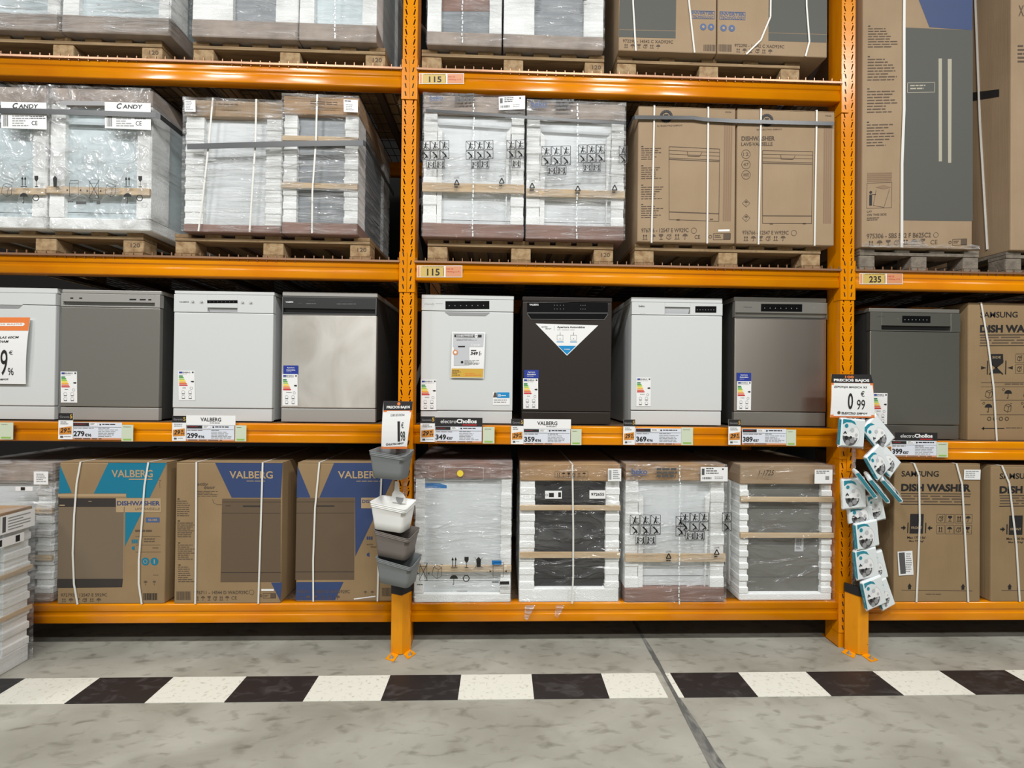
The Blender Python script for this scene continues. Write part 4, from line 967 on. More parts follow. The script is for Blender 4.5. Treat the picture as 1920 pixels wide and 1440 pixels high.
def cd2(d):
    d.poly([(408, 868), (536, 868), (531, 933), (438, 933)], 'navy', 0).logo_v(435, 883, 517, 897, 'beige').dashes(467, 901, 517, 904, 1, 'beige')
    d.text('activ', 374, 905, 394, 910.5, 'ink_soft', .015).text('door', 386, 910.5, 407, 917, 'ink_soft', .015).dashes(374, 921, 420, 933, 4, 'ink_soft', fill=.3)
    d.poly([(420, 935), (531, 935), (527, 1091), (414, 1091)], 'door_pic2', 0).line([(420, 941), (531, 941)], .7, 'pic_dark', 1).line([(419, 962), (530, 962)], .7, 'pic_dark', 1).line([(415, 1073), (528, 1073)], 1, 'pic_dark', 1).rect(459, 947.5, 493, 950.3, 'pic_dark', 1).rect(427, 948, 436, 949, 'pic_dark', 1)
    d.line([(402, 936), (404, 943), (411, 946), (420, 946)], .6, 'ink_soft', 1)
    for a, e in ((935, 970), (976, 1009), (1017, 1051), (1058, 1093)): d.rect(336, a, 340, a+1.6, 'ink', 1).dashes(335, a+4, 368, e, 8, 'ink_soft', fill=.35)
    d.poly([(509, 1092), (530, 1092), (526, 1127)], 'navy', 0).text('976711 - 14S44 D WAD929C', 364, 1107, 466, 1113.5, 'ink_soft', .015).ring(472, 1110, 4.5, .6, 'ink_soft', 1)
    d.iconrow(364, 1117, 432, 1125, n=6).text('CE', 434, 1117.5, 444, 1123.5, 'ink_soft').barcode(331, 1108, 358, 1124, 'ink_soft').rect(490.5, 1104, 514, 1107.5, 'paper', 1); clampicon(d, 487, 1112, 517, 1121)
carton('carton with navy printing on its upper right and grey-brown door picture, lowest row', [(335, 867), (536, 867), (526, 1131), (326, 1131)], YL, ZL, GD, 'card_dull', prints=cd2, bands=[[(374, 867), (371, 990), (367, 1131)], [(499, 867), (492, 1000), (485, 1131)]])
def cd3(d):
    d.poly([(559, 874), (583, 933), (557, 933)], 'navy', 0).poly([(627.5, 868), (743, 868), (742, 890), (666.5, 1043), (666.5, 933), (599.5, 933)], 'navy', 0)
    d.logo_v(634.6, 883, 719, 897, 'beige').dashes(669, 901.5, 719, 904.5, 1, 'beige')
    d.poly([(557, 934), (666, 934), (664, 1087), (554, 1087)], 'door_pic2', 0).line([(557, 941), (666, 941)], .7, 'pic_dark', 1).line([(556, 962), (665, 962)], .7, 'pic_dark', 1).line([(554, 1072), (664, 1072)], 1, 'pic_dark', 1).rect(593.6, 947.5, 627.6, 950, 'pic_dark', 1)
    d.rect(678, 933, 741, 953, 'beige', 1).text('DISHWASHER', 680, 937, 739, 943, 'navy', .02, 2)
    d.rect(688, 1006, 691, 1012, 'navy', 1).rect(692, 1006, 695, 1012, 'navy', 1).rect(696, 1006, 699, 1012, 'navy', 1).text('activ', 688, 1019, 700, 1022, 'ink_soft').text('door', 695, 1023, 707, 1027, 'ink_soft').poly([(688, 1038), (693, 1036), (693, 1044), (688, 1042)], 'navy', 1)
    d.poly([(556, 1091), (644, 1091), (628, 1125), (554, 1125)], 'navy', 0).text('976711 - 14S44 D WAD929C', 558, 1106, 655.7, 1112, 'ink_soft', .01).iconrow(558, 1116, 640, 1123, n=6).barcode(716, 1102, 735, 1118, 'ink_soft').umb(682, 1108, 688, 1114, 'ink_soft').umb(695, 1108, 701, 1114, 'ink_soft')
    d.poly([(663, 1122), (704, 1117), (704, 1119), (664, 1124)], 'paper', 1)
carton('carton with navy printing and brown door picture, beside the left post behind cups', [(559, 867), (743, 868), (738, 1128), (554, 1128)], .02, ZL, GD, 'card_dull', prints=cd3, bands=[[(600.6, 867), (592, 952.5), (588, 1051), (588, 1127)], [(718, 868), (712, 1000), (708, 1127)]], D=.6)
def fd4(d):
    d.disc(862.7, 886, 6, 'yellow', 0).frame(833, 875, 906, 899, .5, 'grey_lt', 0)
    d.clamp(784, 1052, 806, 1084, True).cube(811, 1054, 831, 1081).up(846, 1041, 858, 1062).glass(870, 1041, 880, 1062).umb(844, 1074.5, 859, 1092).ring(874.5, 1081, 6, 1.6, 'ink', 1, 6)
    d.poly([(893, 1046), (897.5, 1041), (902, 1046), (901, 1060), (894, 1060)], 'ink', 1).line([(890, 1042), (905, 1062)], .7, 'ink', 1).line([(905, 1042), (890, 1062)], .7, 'ink', 1)
    d.clamp(918, 1052, 950, 1079).rect(937, 1087, 954.5, 1093, 'ink', 1).dashes(922, 1087, 936, 1092, 1, 'ink').rect(922, 1048, 940, 1056, 'blue_tape', 1).dashes(783, 1091, 802, 1095, 1, 'ink')
foampack('foam pack with blue tape and a yellow dot on its brown cap', [(777, 866), (961, 867), (958, 1131), (775, 1130)], YL, ZL, GE, 31, 'card_dark', ('foam', 17), 'panel_white', 18, 20, 4, .005, [(1059, 1071)], 'film_light', kick=[1093], prints=fd4,
         onpanel=lambda d: d.poly([(794.4, 907), (822, 908), (835.6, 912), (835.6, 917.5), (794.4, 917)], 'blue_tape', 0).rect(796, 899, 938, 904, 'grey_lt', 0).rect(855, 1112, 875, 1114, 'grey', 1), D=.6)
def fd5(d):
    d.frame(1039, 883, 1099, 894.5, .7, 'ink_soft', 1); d.iconrow(1041, 884.5, 1097, 893, 'ink', n=6)
    d.cut('cap_print'); d.rect(1135.6, 877, 1160, 901, 'paper', 0).barcode(1137, 880, 1142, 898).dashes(1145, 880, 1158, 898, 5, 'grey').cut('shipping_label')
    d.rect(1021, 919, 1051.6, 934, 'paper', 0).rect(1028, 923, 1037, 931, 'ink', 1).rect(1045, 922, 1050, 931, 'ink', 1).ring(1024, 927, 2, .7, 'ink', 1, 8).rect(1102, 918, 1131.6, 934, 'paper', 0).text('972655', 1105, 923, 1129, 928.5, 'ink', .03)
foampack('foam pack around a black machine, with two wooden slats across', [(976, 869), (1161, 870), (1161, 1134), (972, 1134)], YL, ZL, GE, 33, 'card_tan', ('foam', 27), 'panel_dark', 29, 27, 8, .005, [(948, 957.5), (1037, 1048)], 'film_smooth', kick=[912, 1093], prints=fd5, bands=[[(1071, 869), (1073, 1000), (1073, 1080), (1071, 1133)]], D=.6)
f = MB()
for x0, x1, l in ((985, 1000, 1163), (1042, 1055, 1160)):
    p = [P(a, b_, -.022) for a, b_ in ((x0, 1134), (x1+4, 1134), (x0+4, l), (x0-2, l-4))]; f.add([tuple(v) for v in p], [(0, 1, 2, 3)], 'film_heavy')
tag(f.build('plastic_scrap'), 'torn clear plastic scraps hanging over the lowest orange beam', 'plastic film')
foampack('foam pack with lifting pictograms in the lowest row, beside the black machine', [(1171, 870), (1357, 871), (1358, 1132), (1170, 1131)], YL, ZL, GE, 31, 'card_tan', ('card', 27), 'panel_white', 26, 27, 5, .006, [(1039, 1054)], 'film_light', kick=[1086], notch=True, seam=1269, D=.6,
         prints=beko(0, 0, (1180, 1208.7), (877, 888), [(1178, 964, 19, PAT8), (1262, 967, 19, [(0, 0, True), (0, 1, True)]), (1271, 960, 17.6, PAT8), (1348, 960, 18, [(0, 0, True), (0, 1, True)])], [(1243, 1031), (1332, 1024)], (1226, 1280), (1307, 874, 1357, 901)))
def fd7(d):
    d.text('1-1725', 1412, 880, 1441, 889, 'ink', .0, 1, .3).cut('marker_writing').rect(1516, 879, 1549, 905, 'paper', 0).dashes(1519, 881, 1546, 888, 2, 'grey_dk').rect(1536, 891, 1543, 898, 'grey', 1)
it = foampack('foam pack around a grey machine, with round hole in its foam side, lowest row', [(1382, 871), (1556, 872.5), (1560, 1126), (1385, 1125)], YL+.01, ZL, GE, 36, 'card', ('foam', 14), 'panel_grey', 17, 20, 9, .008, [(931, 940), (998, 1007)], 'film_smooth', kick=[1085], prints=fd7,
         onpanel=lambda d: d.rect(1492.7, 1010, 1509.5, 1036.6, 'grey_lt', 0).barcode(1496, 1012, 1506, 1026, 'grey_dk').dashes(1495, 1028, 1507, 1034, 2, 'grey_dk'), D=.6)
f = MB(); f.box(-it.W/2-.001, -it.W/2+.02, .10, .5, .04, it.H*.86, 'foam'); f.build('foam_side', it.root, .01)
f = MB(); f.add([(-it.W/2-.0016, .2+.05*math.cos(t*math.pi/8), .19+.05*math.sin(t*math.pi/8)) for t in range(16)], [tuple(range(15, -1, -1))], 'dark_side'); f.build('foam_hole_shade', it.root)  # flat dark disc painting the shade of the round hole
carton('brown dish washer carton with sloping bar code label, lowest row beside sponge packs', [(1667, 869), (1828, 869), (1838, 1122), (1676, 1124)], YL, ZLR, 'dish washer cartons with black lettering', 'card_dull', prints=samsung(0, 0),
       sticker=lambda d: d.poly([(1677.8, 1031), (1705.5, 1029), (1709.5, 1073), (1682, 1075)], 'paper', 0).poly([(1680, 1033), (1691, 1032), (1695, 1071), (1685, 1072)], 'grey_dk', 1).dashes(1694, 1034, 1706, 1070, 9, 'grey').cut('barcode_label').rect(1796, 879.6, 1827, 898, 'paper', 0).dashes(1799, 882, 1824, 896, 4, 'grey'),
       bands=[[(1702, 869), (1712, 891), (1716.7, 973), (1717, 1062), (1716.7, 1123)], [(1781, 869), (1793, 906.7), (1804.4, 1017.8), (1813.8, 1122)]], bw=.011)
carton('brown dish washer carton at the right photo edge, lowest row', [(1853, 872), (2040, 875), (2048, 1126), (1858, 1127)], YL, ZLR, 'dish washer cartons with black lettering', 'card_dull', prints=samsung(188, 4),
       bands=[[(1871, 873), (1885, 905), (1901, 1020), (1910, 1126)]], bw=.011)

# foreground pack at left, turned to face along the aisle
rc = PF(55, 1236); Wf, Hf = .64, .905
loc = (rc.x, rc.y-Wf/2, 0)
def wpt(lx, lz): return proj((loc[0], loc[1]+lx, lz))
q = [wpt(-Wf/2, Hf), wpt(Wf/2, Hf), wpt(Wf/2, 0), wpt(-Wf/2, 0)]
class FaceItem(Item):
    def z(s, v): return v
    def m(s, x, y): return (x, y)
    def x(s, v, y=None): return v
it = FaceItem('foam_packed_appliance', 'foam packed machine standing on the floor in front of the rack', 'packaged appliance', q, 0, W=Wf, H=Hf, loc=loc, rz=math.pi/2)
qq = [(0, 0), (1, 0), (1, 100), (0, 100)]
def ffg(d):
    h = Wf/2
    d.rect(h-.17, Hf-.115, h-.01, Hf-.012, 'paper', 0).rect(h-.16, Hf-.105, h-.145, Hf-.02, 'grey_dk', 1).dashes(h-.135, Hf-.10, h-.02, Hf-.02, 5, 'grey')
    d.rect(h-.25, Hf-.185, h-.06, Hf-.135, 'paper', 0).rect(h-.20, Hf-.178, h-.16, Hf-.142, 'ink', 1).rect(h-.10, Hf-.178, h-.08, Hf-.142, 'ink', 1)
class FD(Deco):
    def dashes(s, x0, y0, x1, y1, rows, k, L=1, fill=.45, seed=0):
        for i in range(rows): a = y0+(y1-y0)*i/rows; s.rect(x0, a, x0+(x1-x0)*(.6+.4*math.sin(i*2.1)**2), a+(y1-y0)/rows*.4, k, L)
        return s
    def rect(s, x0, y0, x1, y1, k, L=0): return s.poly([(x0, y0), (x1, y0), (x1, y1), (x0, y1)], k, L)
foampack('', qq, 0, 0, None, 100*.105/Hf, 'card_tan', ('foam', 100*.10/Hf), 'panel_cool', 100*.125/Hf, 100*.125/Hf, 8, .012, [(.56, .535), (.325, .30)], 'film_light', it=it, D=.6)
d = FD(it, -.0265); ffg(d); d.build('label_sticker')

# ================================================================ POST GUARDS
def guard(px, label, rz, seed, tilt=0):
    base = PF(px, 1233); r = thing('post_guard', label, 'post guard', (base.x, base.y+.02, 0), rz, 'bolted steel post guards'); hgt = .385
    t = .006; a = .060; fa = .075
    # V of two flanges, fold towards the aisle
    f = MB(); f.extr_z([(-a, a*.62), (-a+.004, a*.62+t), (0, t*1.5), (a-.004, a*.62+t), (a, a*.62), (.006, 0), (-.006, 0)], .004, hgt, 'guard')
    f.build('angle_plate', r, .0015)
    f = MB(); f.extr_z([(-a-.003, a*.62-.004), (-a, a*.62+.009), (0, t*1.5+.003), (a, a*.62+.009), (a+.003, a*.62-.004), (.006, -.007), (-.006, -.007)], hgt-.02, hgt+.035, 'rubber'); f.build('rubber_cap', r, .002)
    for s_ in (-1, 1):
        f = MB(); c, sn = math.cos(math.atan2(.62, 1)), math.sin(math.atan2(.62, 1))
        P1 = [(s_*.014, .004), (s_*.054, a*.62), (s_*(fa+.014), -.012), (s_*.040, -.050)]
        f.extr_z(P1, 0, .005, 'guard'); f.build('foot_flange', r, .001)
        f = MB(); cx, cy = s_*.054, -.016; ring = lambda rr, z, n=6: [(cx+rr*math.cos(i*2*math.pi/n), cy+rr*math.sin(i*2*math.pi/n), z) for i in range(n)]
        f.loft([ring(.013, .005, 16), ring(.013, .007, 16)], 'bolt'); f.loft([ring(.009, .007), ring(.009, .015)], 'bolt'); f.loft([ring(.005, .015, 10), ring(.005, .024, 10)], 'bolt'); f.build('anchor_bolt', r)
    f = MB(); R = random.Random(seed)
    for _ in range(4):
        x = R.uniform(.015, a-.01); z = R.uniform(.03, .35); y = x*.62-.0006
        f.add([(x, y, z), (x+.01, y+.0062, z+.004), (x+.011, y+.0068, z+.007), (x+.002, y+.0012, z+.006)], [(0, 1, 2, 3)], 'rubber')
    f.build('scuff_mark', r)
    return r
guard(750, 'yellow-orange angled guard bolted to the floor below the hanging cups', math.radians(14), 3)
guard(1616, 'yellow-orange angled guard bolted to the floor below the sponge packs', math.radians(-24), 9)

# ================================================================ PRICE LABELS
def price_label(label, g=None, head=None, card=None, green=None, price='', ht=None):
    x0 = min(v[0] for v in (g, head, card, green) if v); x1 = max(v[2] for v in (g, head, card, green) if v)
    y0 = min(v[1] for v in (g, head, card, green) if v); y1 = max(v[3] for v in (g, head, card, green) if v)
    it = Item('price_label', label, 'price label', [(x0, y0), (x1, y0), (x1, y1), (x0, y1)], -.013, None, 'price labels on the display beams')
    def card3(name, box, y, k, fn):
        d = Deco(it, y); a, za = it.m(box[0], box[1]); e, ze = it.m(box[2], box[3])
        d.b.box(a, e, y, y+.0012, ze, za, k); fn(d); d.build(name)
    if card:
        x0, y0, x1, y1 = card; w_ = x1-x0; h = y1-y0
        def fn(d):
            if h > 28:
                d.rect(x0+1, y0+1, x0+w_*.33, y0+h*.22, 'ink', 0).dashes(x0+3, y0+3, x0+w_*.28, y0+h*.15, 1, 'red', 1)
                d.rect(x0+w_*.34, y0+1, x0+w_*.5, y0+h*.2, 'paper', 1).dashes(x0+w_*.36, y0+2, x0+w_*.48, y0+h*.18, 2, 'ink').disc(x0+w_*.56, y0+h*.12, 1.6, 'ink', 1, 8).dashes(x0+w_*.6, y0+2.5, x1-3, y0+h*.2, 1, 'ink')
            else:
                d.dashes(x0+w_*.03, y0+1.5, x0+w_*.3, y0+4, 1, 'red').rect(x0+1, y0+1, x0+w_*.3, y0+3.6, 'ink', 0).dashes(x0+w_*.36, y0+1.5, x0+w_*.5, y0+4, 1, 'ink').disc(x0+w_*.56, y0+2.8, 1.5, 'ink', 1, 8).dashes(x0+w_*.62, y0+1.8, x1-3, y0+4.2, 1, 'grey_dk')
            b0 = y0+h*.27
            d.line([(x0+1, b0), (x1-1, b0)], .5, 'grey', 1).dashes(x0+2, b0+1.5, x0+w_*.46, b0+3.6, 1, 'ink_soft')
            eu = price[:3]; d.text(eu, x0+1.5, y0+h*.5, x0+w_*.24, y1-h*.18, 'ink', .03, 1).text('€'+price[3:], x0+w_*.25, y0+h*.64, x0+w_*.38, y1-h*.18, 'ink', .02, 1)
            d.dashes(x0+w_*.52, b0+1.2, x0+w_*.8, b0+3, 1, 'ink').dashes(x0+w_*.52, b0+4.5, x1-3, y1-h*.12, 5, 'grey', fill=.35)
            d.rect(x0, y1-h*.1, x1, y1, 'salmon', 0).dashes(x0+4, y1-h*.085, x1-4, y1-h*.01, 1, 'ink_soft', 1, .7)
        card3('price_card', card, 0, 'paper_blue', fn)
    if head:
        x0, y0, x1, y1 = head; w_ = x1-x0; h = y1-y0
        if ht == 'v':
            card3('brand_header', head, -.0015, 'paper', lambda d: d.text('VALBERG', x0+w_*.29, y0+h*.22, x0+w_*.71, y0+h*.62, 'ink', .015).dashes(x0+w_*.48, y0+h*.74, x0+w_*.72, y0+h*.86, 1, 'ink'))
        else:
            card3('promo_header', head, -.0015, 'ink', lambda d: d.text('electro', x0+w_*.12, y0+h*.22, x0+w_*.45, y0+h*.64, 'paper', .0).text('Chollos', x0+w_*.455, y0+h*.16, x0+w_*.88, y0+h*.64, 'paper', .04).rect(x0+w_*.58, y0+h*.76, x0+w_*.88, y0+h*.88, 'red', 1))
    if g:
        x0, y0, x1, y1 = g; w_ = x1-x0; h = y1-y0
        def fn(d):
            d.rect(x0, y0, x1, y0+h*.27, 'ink', 0).text('Garantía', x0+w_*.1, y0+h*.1, x0+w_*.76, y0+h*.18, 'grey', 0, 1).text('5', x0+w_*.8, y0+h*.05, x0+w_*.96, y0+h*.2, 'gold', .02, 1)
            d.dashes(x0+w_*.15, y0+h*.32, x1-w_*.15, y0+h*.46, 2, 'grey').poly([(x0+w_*.08, y0+h*.56), (x1-w_*.08, y0+h*.5), (x1-w_*.08, y0+h*.8), (x0+w_*.08, y0+h*.82)], 'tag_orange', 1)
            d.text('29', x0+w_*.14, y0+h*.57, x0+w_*.6, y0+h*.75, 'ink', .03, 2, .25).text('€', x0+w_*.66, y0+h*.56, x0+w_*.84, y0+h*.64, 'ink', .02, 2).text('99', x0+w_*.64, y0+h*.67, x0+w_*.9, y0+h*.75, 'ink', .01, 2)
            d.rect(x0+w_*.15, y0+h*.87, x0+w_*.35, y0+h*.94, 'grey_dk', 1).dashes(x0+w_*.42, y0+h*.88, x1-w_*.1, y0+h*.93, 1, 'grey')
        card3('guarantee_card', g, -.003, 'paper', fn)
    if green:
        x0, y0, x1, y1 = green; w_ = x1-x0; h = y1-y0
        card3('green_card', green, -.002, 'paper_green', lambda d: d.dashes(x0+w_*.15, y0+h*.12, x1-w_*.12, y0+h*.16, 1, 'ink_soft').rect(x0+w_*.15, y1-h*.16, x1-w_*.15, y1-h*.06, 'green', 0))
    return it
price_label('pale green card on the beam at the far left photo edge', green=(-1, 792, 25, 824))
price_label('price label showing 279 under the flat grey dishwasher', g=(110, 775, 137, 824), card=(136, 792, 228, 824.5), green=(228, 796, 250, 827), price='27996')
price_label('price label showing 299 with white brand header', g=(323, 780, 349, 827), head=(349, 779, 441, 797), card=(349, 797, 439, 827), green=(441, 797, 462, 827), price='29996', ht='v')
price_label('price label showing 349 with black promotional header', g=(788, 781, 815, 829), head=(815, 783, 904, 799.5), card=(815, 799.5, 903, 830), green=(905, 800, 927, 831), price='34987', ht='e')
price_label('price label showing 359 with white brand header, below the dark dishwasher', g=(958, 786, 981, 833), head=(981, 786, 1070, 804), card=(981, 804, 1069, 834), green=(1070, 804, 1090, 834), price='35996', ht='v')
price_label('price label showing 369 below the white dishwasher with handle cavity', g=(1168, 787, 1190, 834), card=(1191, 803, 1277, 834), green=(1277, 801, 1299, 834), price='36996')
price_label('price label showing 389 below the brushed stainless dishwasher', g=(1365, 787, 1388, 834), card=(1391, 804, 1474, 834), green=(1474, 805, 1492, 835), price='38987')
price_label('price label showing 399 with black promotional header, right bay', g=(1656, 818, 1671, 856), head=(1678, 811, 1757, 826), card=(1671, 826, 1756, 857), green=(1756, 829, 1777, 857), price='39987', ht='e')

# ================================================================ SIGNS
def sheet(name, label, q, Y, part, k='paper', cat='price sign', curl=.01, group=None, fn=None):
    it = Item(name, label, cat, q, Y, None, group); n = 8; f = MB(); vs = []
    for j in range(n+1):
        t = j/n; y = -curl*math.sin(t*math.pi)
        a = q[0][0]+(q[3][0]-q[0][0])*(1-t); 
        vs += [(-it.W/2+ (P(q[0][0], q[0][1], Y).x-P(q[3][0], q[3][1], Y).x)*t, y, it.H*t), (it.W/2+(P(q[1][0], q[1][1], Y).x-P(q[2][0], q[2][1], Y).x)*t, y, it.H*t)]
    nn = len(vs); vs += [(x, y+.0015, z) for x, y, z in vs]
    fs = [(2*j, 2*j+1, 2*j+3, 2*j+2) for j in range(n)]+[(nn+2*j+2, nn+2*j+3, nn+2*j+1, nn+2*j) for j in range(n)]
    fs += [(2*j+1, nn+2*j+1, nn+2*j+3, 2*j+3) for j in range(n)]+[(2*j+2, nn+2*j+2, nn+2*j, 2*j) for j in range(n)]
    f.add(vs, fs, k); f.build(part, it.root)
    # the map follows the slant of the sheet
    dl = (P(q[0][0], q[0][1], Y).x-P(q[3][0], q[3][1], Y).x); dr = (P(q[1][0], q[1][1], Y).x-P(q[2][0], q[2][1], Y).x)
    base = Item.m
    def mm(px, py):
        x, z = base(it, px, py); t = z/it.H; u = x/it.W+.5
        return (-it.W/2+dl*t+(it.W+(dr-dl)*t)*u, z)
    it.m = mm
    d = Deco(it, 0); fn(d)
    # lay the print on the curled sheet
    d.b.v = [(x, y-curl*math.sin(max(0, min(1, z/it.H))*math.pi)-.0003, z) for x, y, z in d.b.v]
    d.build('sheet_print'); return it
def s1(d):
    d.poly([(719, 752), (774, 752.5), (773, 770), (719.5, 769)], 'ink', 0).text('PRECIOS BAJOS', 725.5, 761, 769, 767, 'paper', .04)
    d.poly([(719.5, 769), (773, 770), (762.5, 844), (715, 839)], 'orange_print', 0).poly([(726, 770), (769, 770.5), (759, 838.5), (719, 836)], 'paper', 1)
    d.disc(748, 757, 3, 'orange_print', 1)
    d.text('CUBO DE COCINA', 733, 776, 759, 780, 'ink', 0, 2, .2).text('1', 746, 790, 750.5, 828, 'ink', .0, 2).text('€', 753, 792, 757.5, 803, 'ink', 0, 2).text('98', 751.5, 809, 760, 828, 'ink', .01, 2).text('ELECTRO DEPOT', 729, 830.5, 757, 834, 'ink', .03, 2).ring(726, 832, 1.8, 1, 'ink_soft', 2, 8)
sheet('price_sign', 'orange-edged price sign reading 1,98 tilted on the left post', [(719, 752), (774, 752.5), (762.5, 844), (715, 839)], -.125, 'sign_sheet', fn=s1, curl=.008)
def s2(d):
    d.poly([(1559, 702), (1633, 702), (1636, 718), (1557.5, 718.5)], 'ink', 0).text('PRECIOS BAJOS', 1562.5, 710.5, 1629, 717, 'paper', .045).text('100', 1584, 704.5, 1600, 709.5, 'orange_print', .03)
    d.poly([(1557.5, 718.5), (1636, 718), (1640, 782), (1556.5, 784)], 'orange_print', 0).poly([(1562, 718.5), (1630, 718.5), (1633, 779.5), (1562.5, 781)], 'paper', 1)
    d.text('ESPONJA MAGICA X3', 1562.5, 724, 1624, 728.5, 'ink', .01, 2, .25).text('0', 1588, 737, 1597.5, 767.5, 'ink', .015, 2).text('€', 1612, 733, 1619, 743, 'ink', 0, 2).text('99', 1605, 749, 1620, 767.5, 'ink', .0, 2).text('ELECTRO DEPOT', 1577, 773, 1626, 776, 'ink', .035, 2).disc(1572, 774.5, 3, 'ink_soft', 2).dashes(1577, 777, 1625, 778.5, 1, 'grey_dk', 2)
sheet('price_sign', 'orange-edged price sign reading 0,99 hung on the right post', [(1559, 702), (1633, 702), (1640, 782), (1556.5, 784)], -.05, 'sign_sheet', fn=s2, curl=.006)
def s3(d):
    d.poly([(-44, 594), (56.5, 596), (55, 621), (-46, 619)], 'orange_print', 0).poly([(-35, 605), (46, 606), (48, 609), (45, 612), (-35, 611)], 'paper', 1).text('PRECIOS BAJOS', -28, 607, 43, 610.5, 'salmon', .01, 2)
    d.text('LAVAVAJILLAS 60CM', -36, 631, 38, 636.5, 'ink', .01, 1, .25).text('THAM', 0, 638.5, 19, 643, 'ink', .01, 1, .25)
    d.text('9', 4, 656, 17, 704, 'ink', .0, 1, .15).text('19', -25, 656, 1, 704, 'ink', .0, 1, .15).text('€', 20, 658, 27, 665.5, 'ink', 0, 1).text('96', 17, 690, 27, 704, 'ink', 0, 1).text('ELECTRO DEPOT', -28, 710, 17, 713, 'ink', .03)
sheet('price_poster', 'large price poster with orange heading taped to the leftmost white dishwasher', [(-45, 593), (56.6, 596), (48, 721), (-52, 718)], .051, 'sign_sheet', fn=s3, curl=.008)
def s4(d):
    d.poly([(850, 624), (908, 625.5), (906, 651), (849, 650)], 'grey_lt', 0)
    d.poly([(852, 627), (903, 628), (903, 633), (852, 632)], 'ink', 1).text('CONECTIVIDAD', 855, 628, 888, 631.5, 'paper', .03, 2).disc(893, 630, 3.4, 'paper', 2).text('WiFi', 890.5, 628.5, 902, 631.5, 'grey_dk', .02, 3)
    d.dashes(856, 635.5, 900, 639.5, 2, 'grey', 1).text('Candy', 883, 645, 901, 649.5, 'paper', .02, 1, .3).rect(851, 647, 880, 685, 'grey_lt', 1).rect(859, 648.5, 872, 651, 'ink', 2)
    d.disc(854, 660.5, 5, 'salmon', 2).disc(854, 660.5, 2.5, 'paper', 3).rect(883, 656.5, 893, 658.5, 'ink', 1).text('349', 882, 660, 896, 666, 'ink', .03, 1, .2).text('€', 898, 659, 901, 663, 'ink', 0, 1).text('87', 898, 663, 903, 667, 'ink', 0, 1)
    d.disc(866.5, 679, 2.5, 'ink', 2, 10).dashes(871, 676, 902, 685, 4, 'grey', 2).poly([(847, 690.5), (906.5, 692), (905.5, 708.5), (846, 706.5)], 'gold', 1).dashes(848, 694, 866, 705, 4, 'ink_soft', 2).dashes(872, 700, 903, 706, 2, 'orange_print', 2)
sheet('leaflet', 'wifi promotional leaflet taped on the door of the white dishwasher, reading 349', [(848, 621.5), (910, 623), (906.5, 710), (845, 708)], .055, 'leaflet_sheet', cat='leaflet', fn=s4, curl=.004)

# ================================================================ HANGING CUPS
def cup(label, cx, ytop, ybot, wpx, m_, rz, lean=0, tagged=False, Y=-.14):
    p = P(cx, ybot, Y); pt = P(cx, ytop, Y); H = pt.z-p.z; W = wpx/300*.95
    r = thing('kitchen_caddy', label, 'storage cup', (p.x, Y, p.z), rz, 'plastic cups hung one above another'); r.rotation_euler = (0, math.radians(lean), rz)
    n = 8
    def ring(w_, d_, z, rim=0, ins=0):
        pts = []; rad = .022
        w2, d2 = w_/2-ins, d_/2-ins; rr = max(rad-ins, .004)
        for cxx, cyy, a0 in ((w2-rr, d2-rr, 0), (-w2+rr, d2-rr, 90), (-w2+rr, -d2+rr, 180), (w2-rr, -d2+rr, 270)):
            for i in range(6):
                a = math.radians(a0+i*18); x, y = cxx+rr*math.cos(a), cyy+rr*math.sin(a)
                t = x/w2; zz = z-rim*(.018*(t+1)*.5*(1 if y < 0 else .2)) + (rim*.006*math.cos(t*3.2) if y < 0 else 0)
                pts.append((x, y-.035*0, zz))
        return pts
    tw, td, bw_, bd = W, W*.56, W*.80, W*.44
    L = lambda t: (bw_+(tw-bw_)*t, bd+(td-bd)*t)
    rings = [ring(*L(0), 0, ins=.006), ring(*L(.03), .004)]
    for t in (.3, .6, .8): rings.append(ring(*L(t), H*t, t*.6))
    for t, g in ((.84, 0), (.85, .002), (.87, .002), (.88, 0), (.90, 0), (.91, .002), (.93, .002), (.94, 0), (.97, 0)): rings.append(ring(L(t)[0]+g*2, L(t)[1]+g*2, H*t, t))
    rings.append(ring(L(1)[0]+.006, L(1)[1]+.006, H, 1)); rings.append(ring(L(1)[0]+.004, L(1)[1]+.004, H+.002, 1)); rings.append(ring(*L(1), H, 1, .003))
    for t in (.7, .4, .05): rings.append(ring(*L(t), H*t, t, .004))
    f = MB(); f.loft(rings, m_); f.build('cup_body', r, smooth=False, bevel=0).data.polygons.foreach_set('use_smooth', [True]*len(f.f))
    if tagged:
        f = MB(); y = td/2-.012
        f.prism([(-.045, H-.03), (.05, H-.03), (.046, H+.012), (.028, H+.030), (.006, H+.042), (-.002, H+.098), (-.026, H+.098), (-.030, H+.042), (-.044, H+.02)], y-.002, y, 'white_plastic'); f.build('hanging_tab', r, .001)
        f = MB(); f.add([(.010+.026*math.cos(-t*math.pi/10), y-.0035, H+.004+.036*math.sin(-t*math.pi/10)) for t in range(11)], [tuple(range(10, -1, -1))], 'grey'); f.build('tag_label', r)
    else:
        f = MB(); f.box(-.012, .012, td/2-.004, td/2, H*.9, H*1.02, m_); f.build('hanging_tab', r, .001)
    return r
cup('mid grey plastic cup, topmost of the hanging four, just under the price sign', 733, 843, 895, 72, 'grey_plastic', math.radians(-16), 1)
cup('white plastic cup with paper tag, second of the hanging four', 736, 938, 991, 74, 'white_plastic', math.radians(-18), 1, True)
cup('taupe plastic cup, third of the hanging four', 742, 990, 1041, 74, 'taupe_plastic', math.radians(-18), 2)
cup('blue-grey plastic cup, lowest of the hanging four', 746, 1041, 1091, 74, 'grey_plastic', math.radians(-18), 2, Y=-.15)
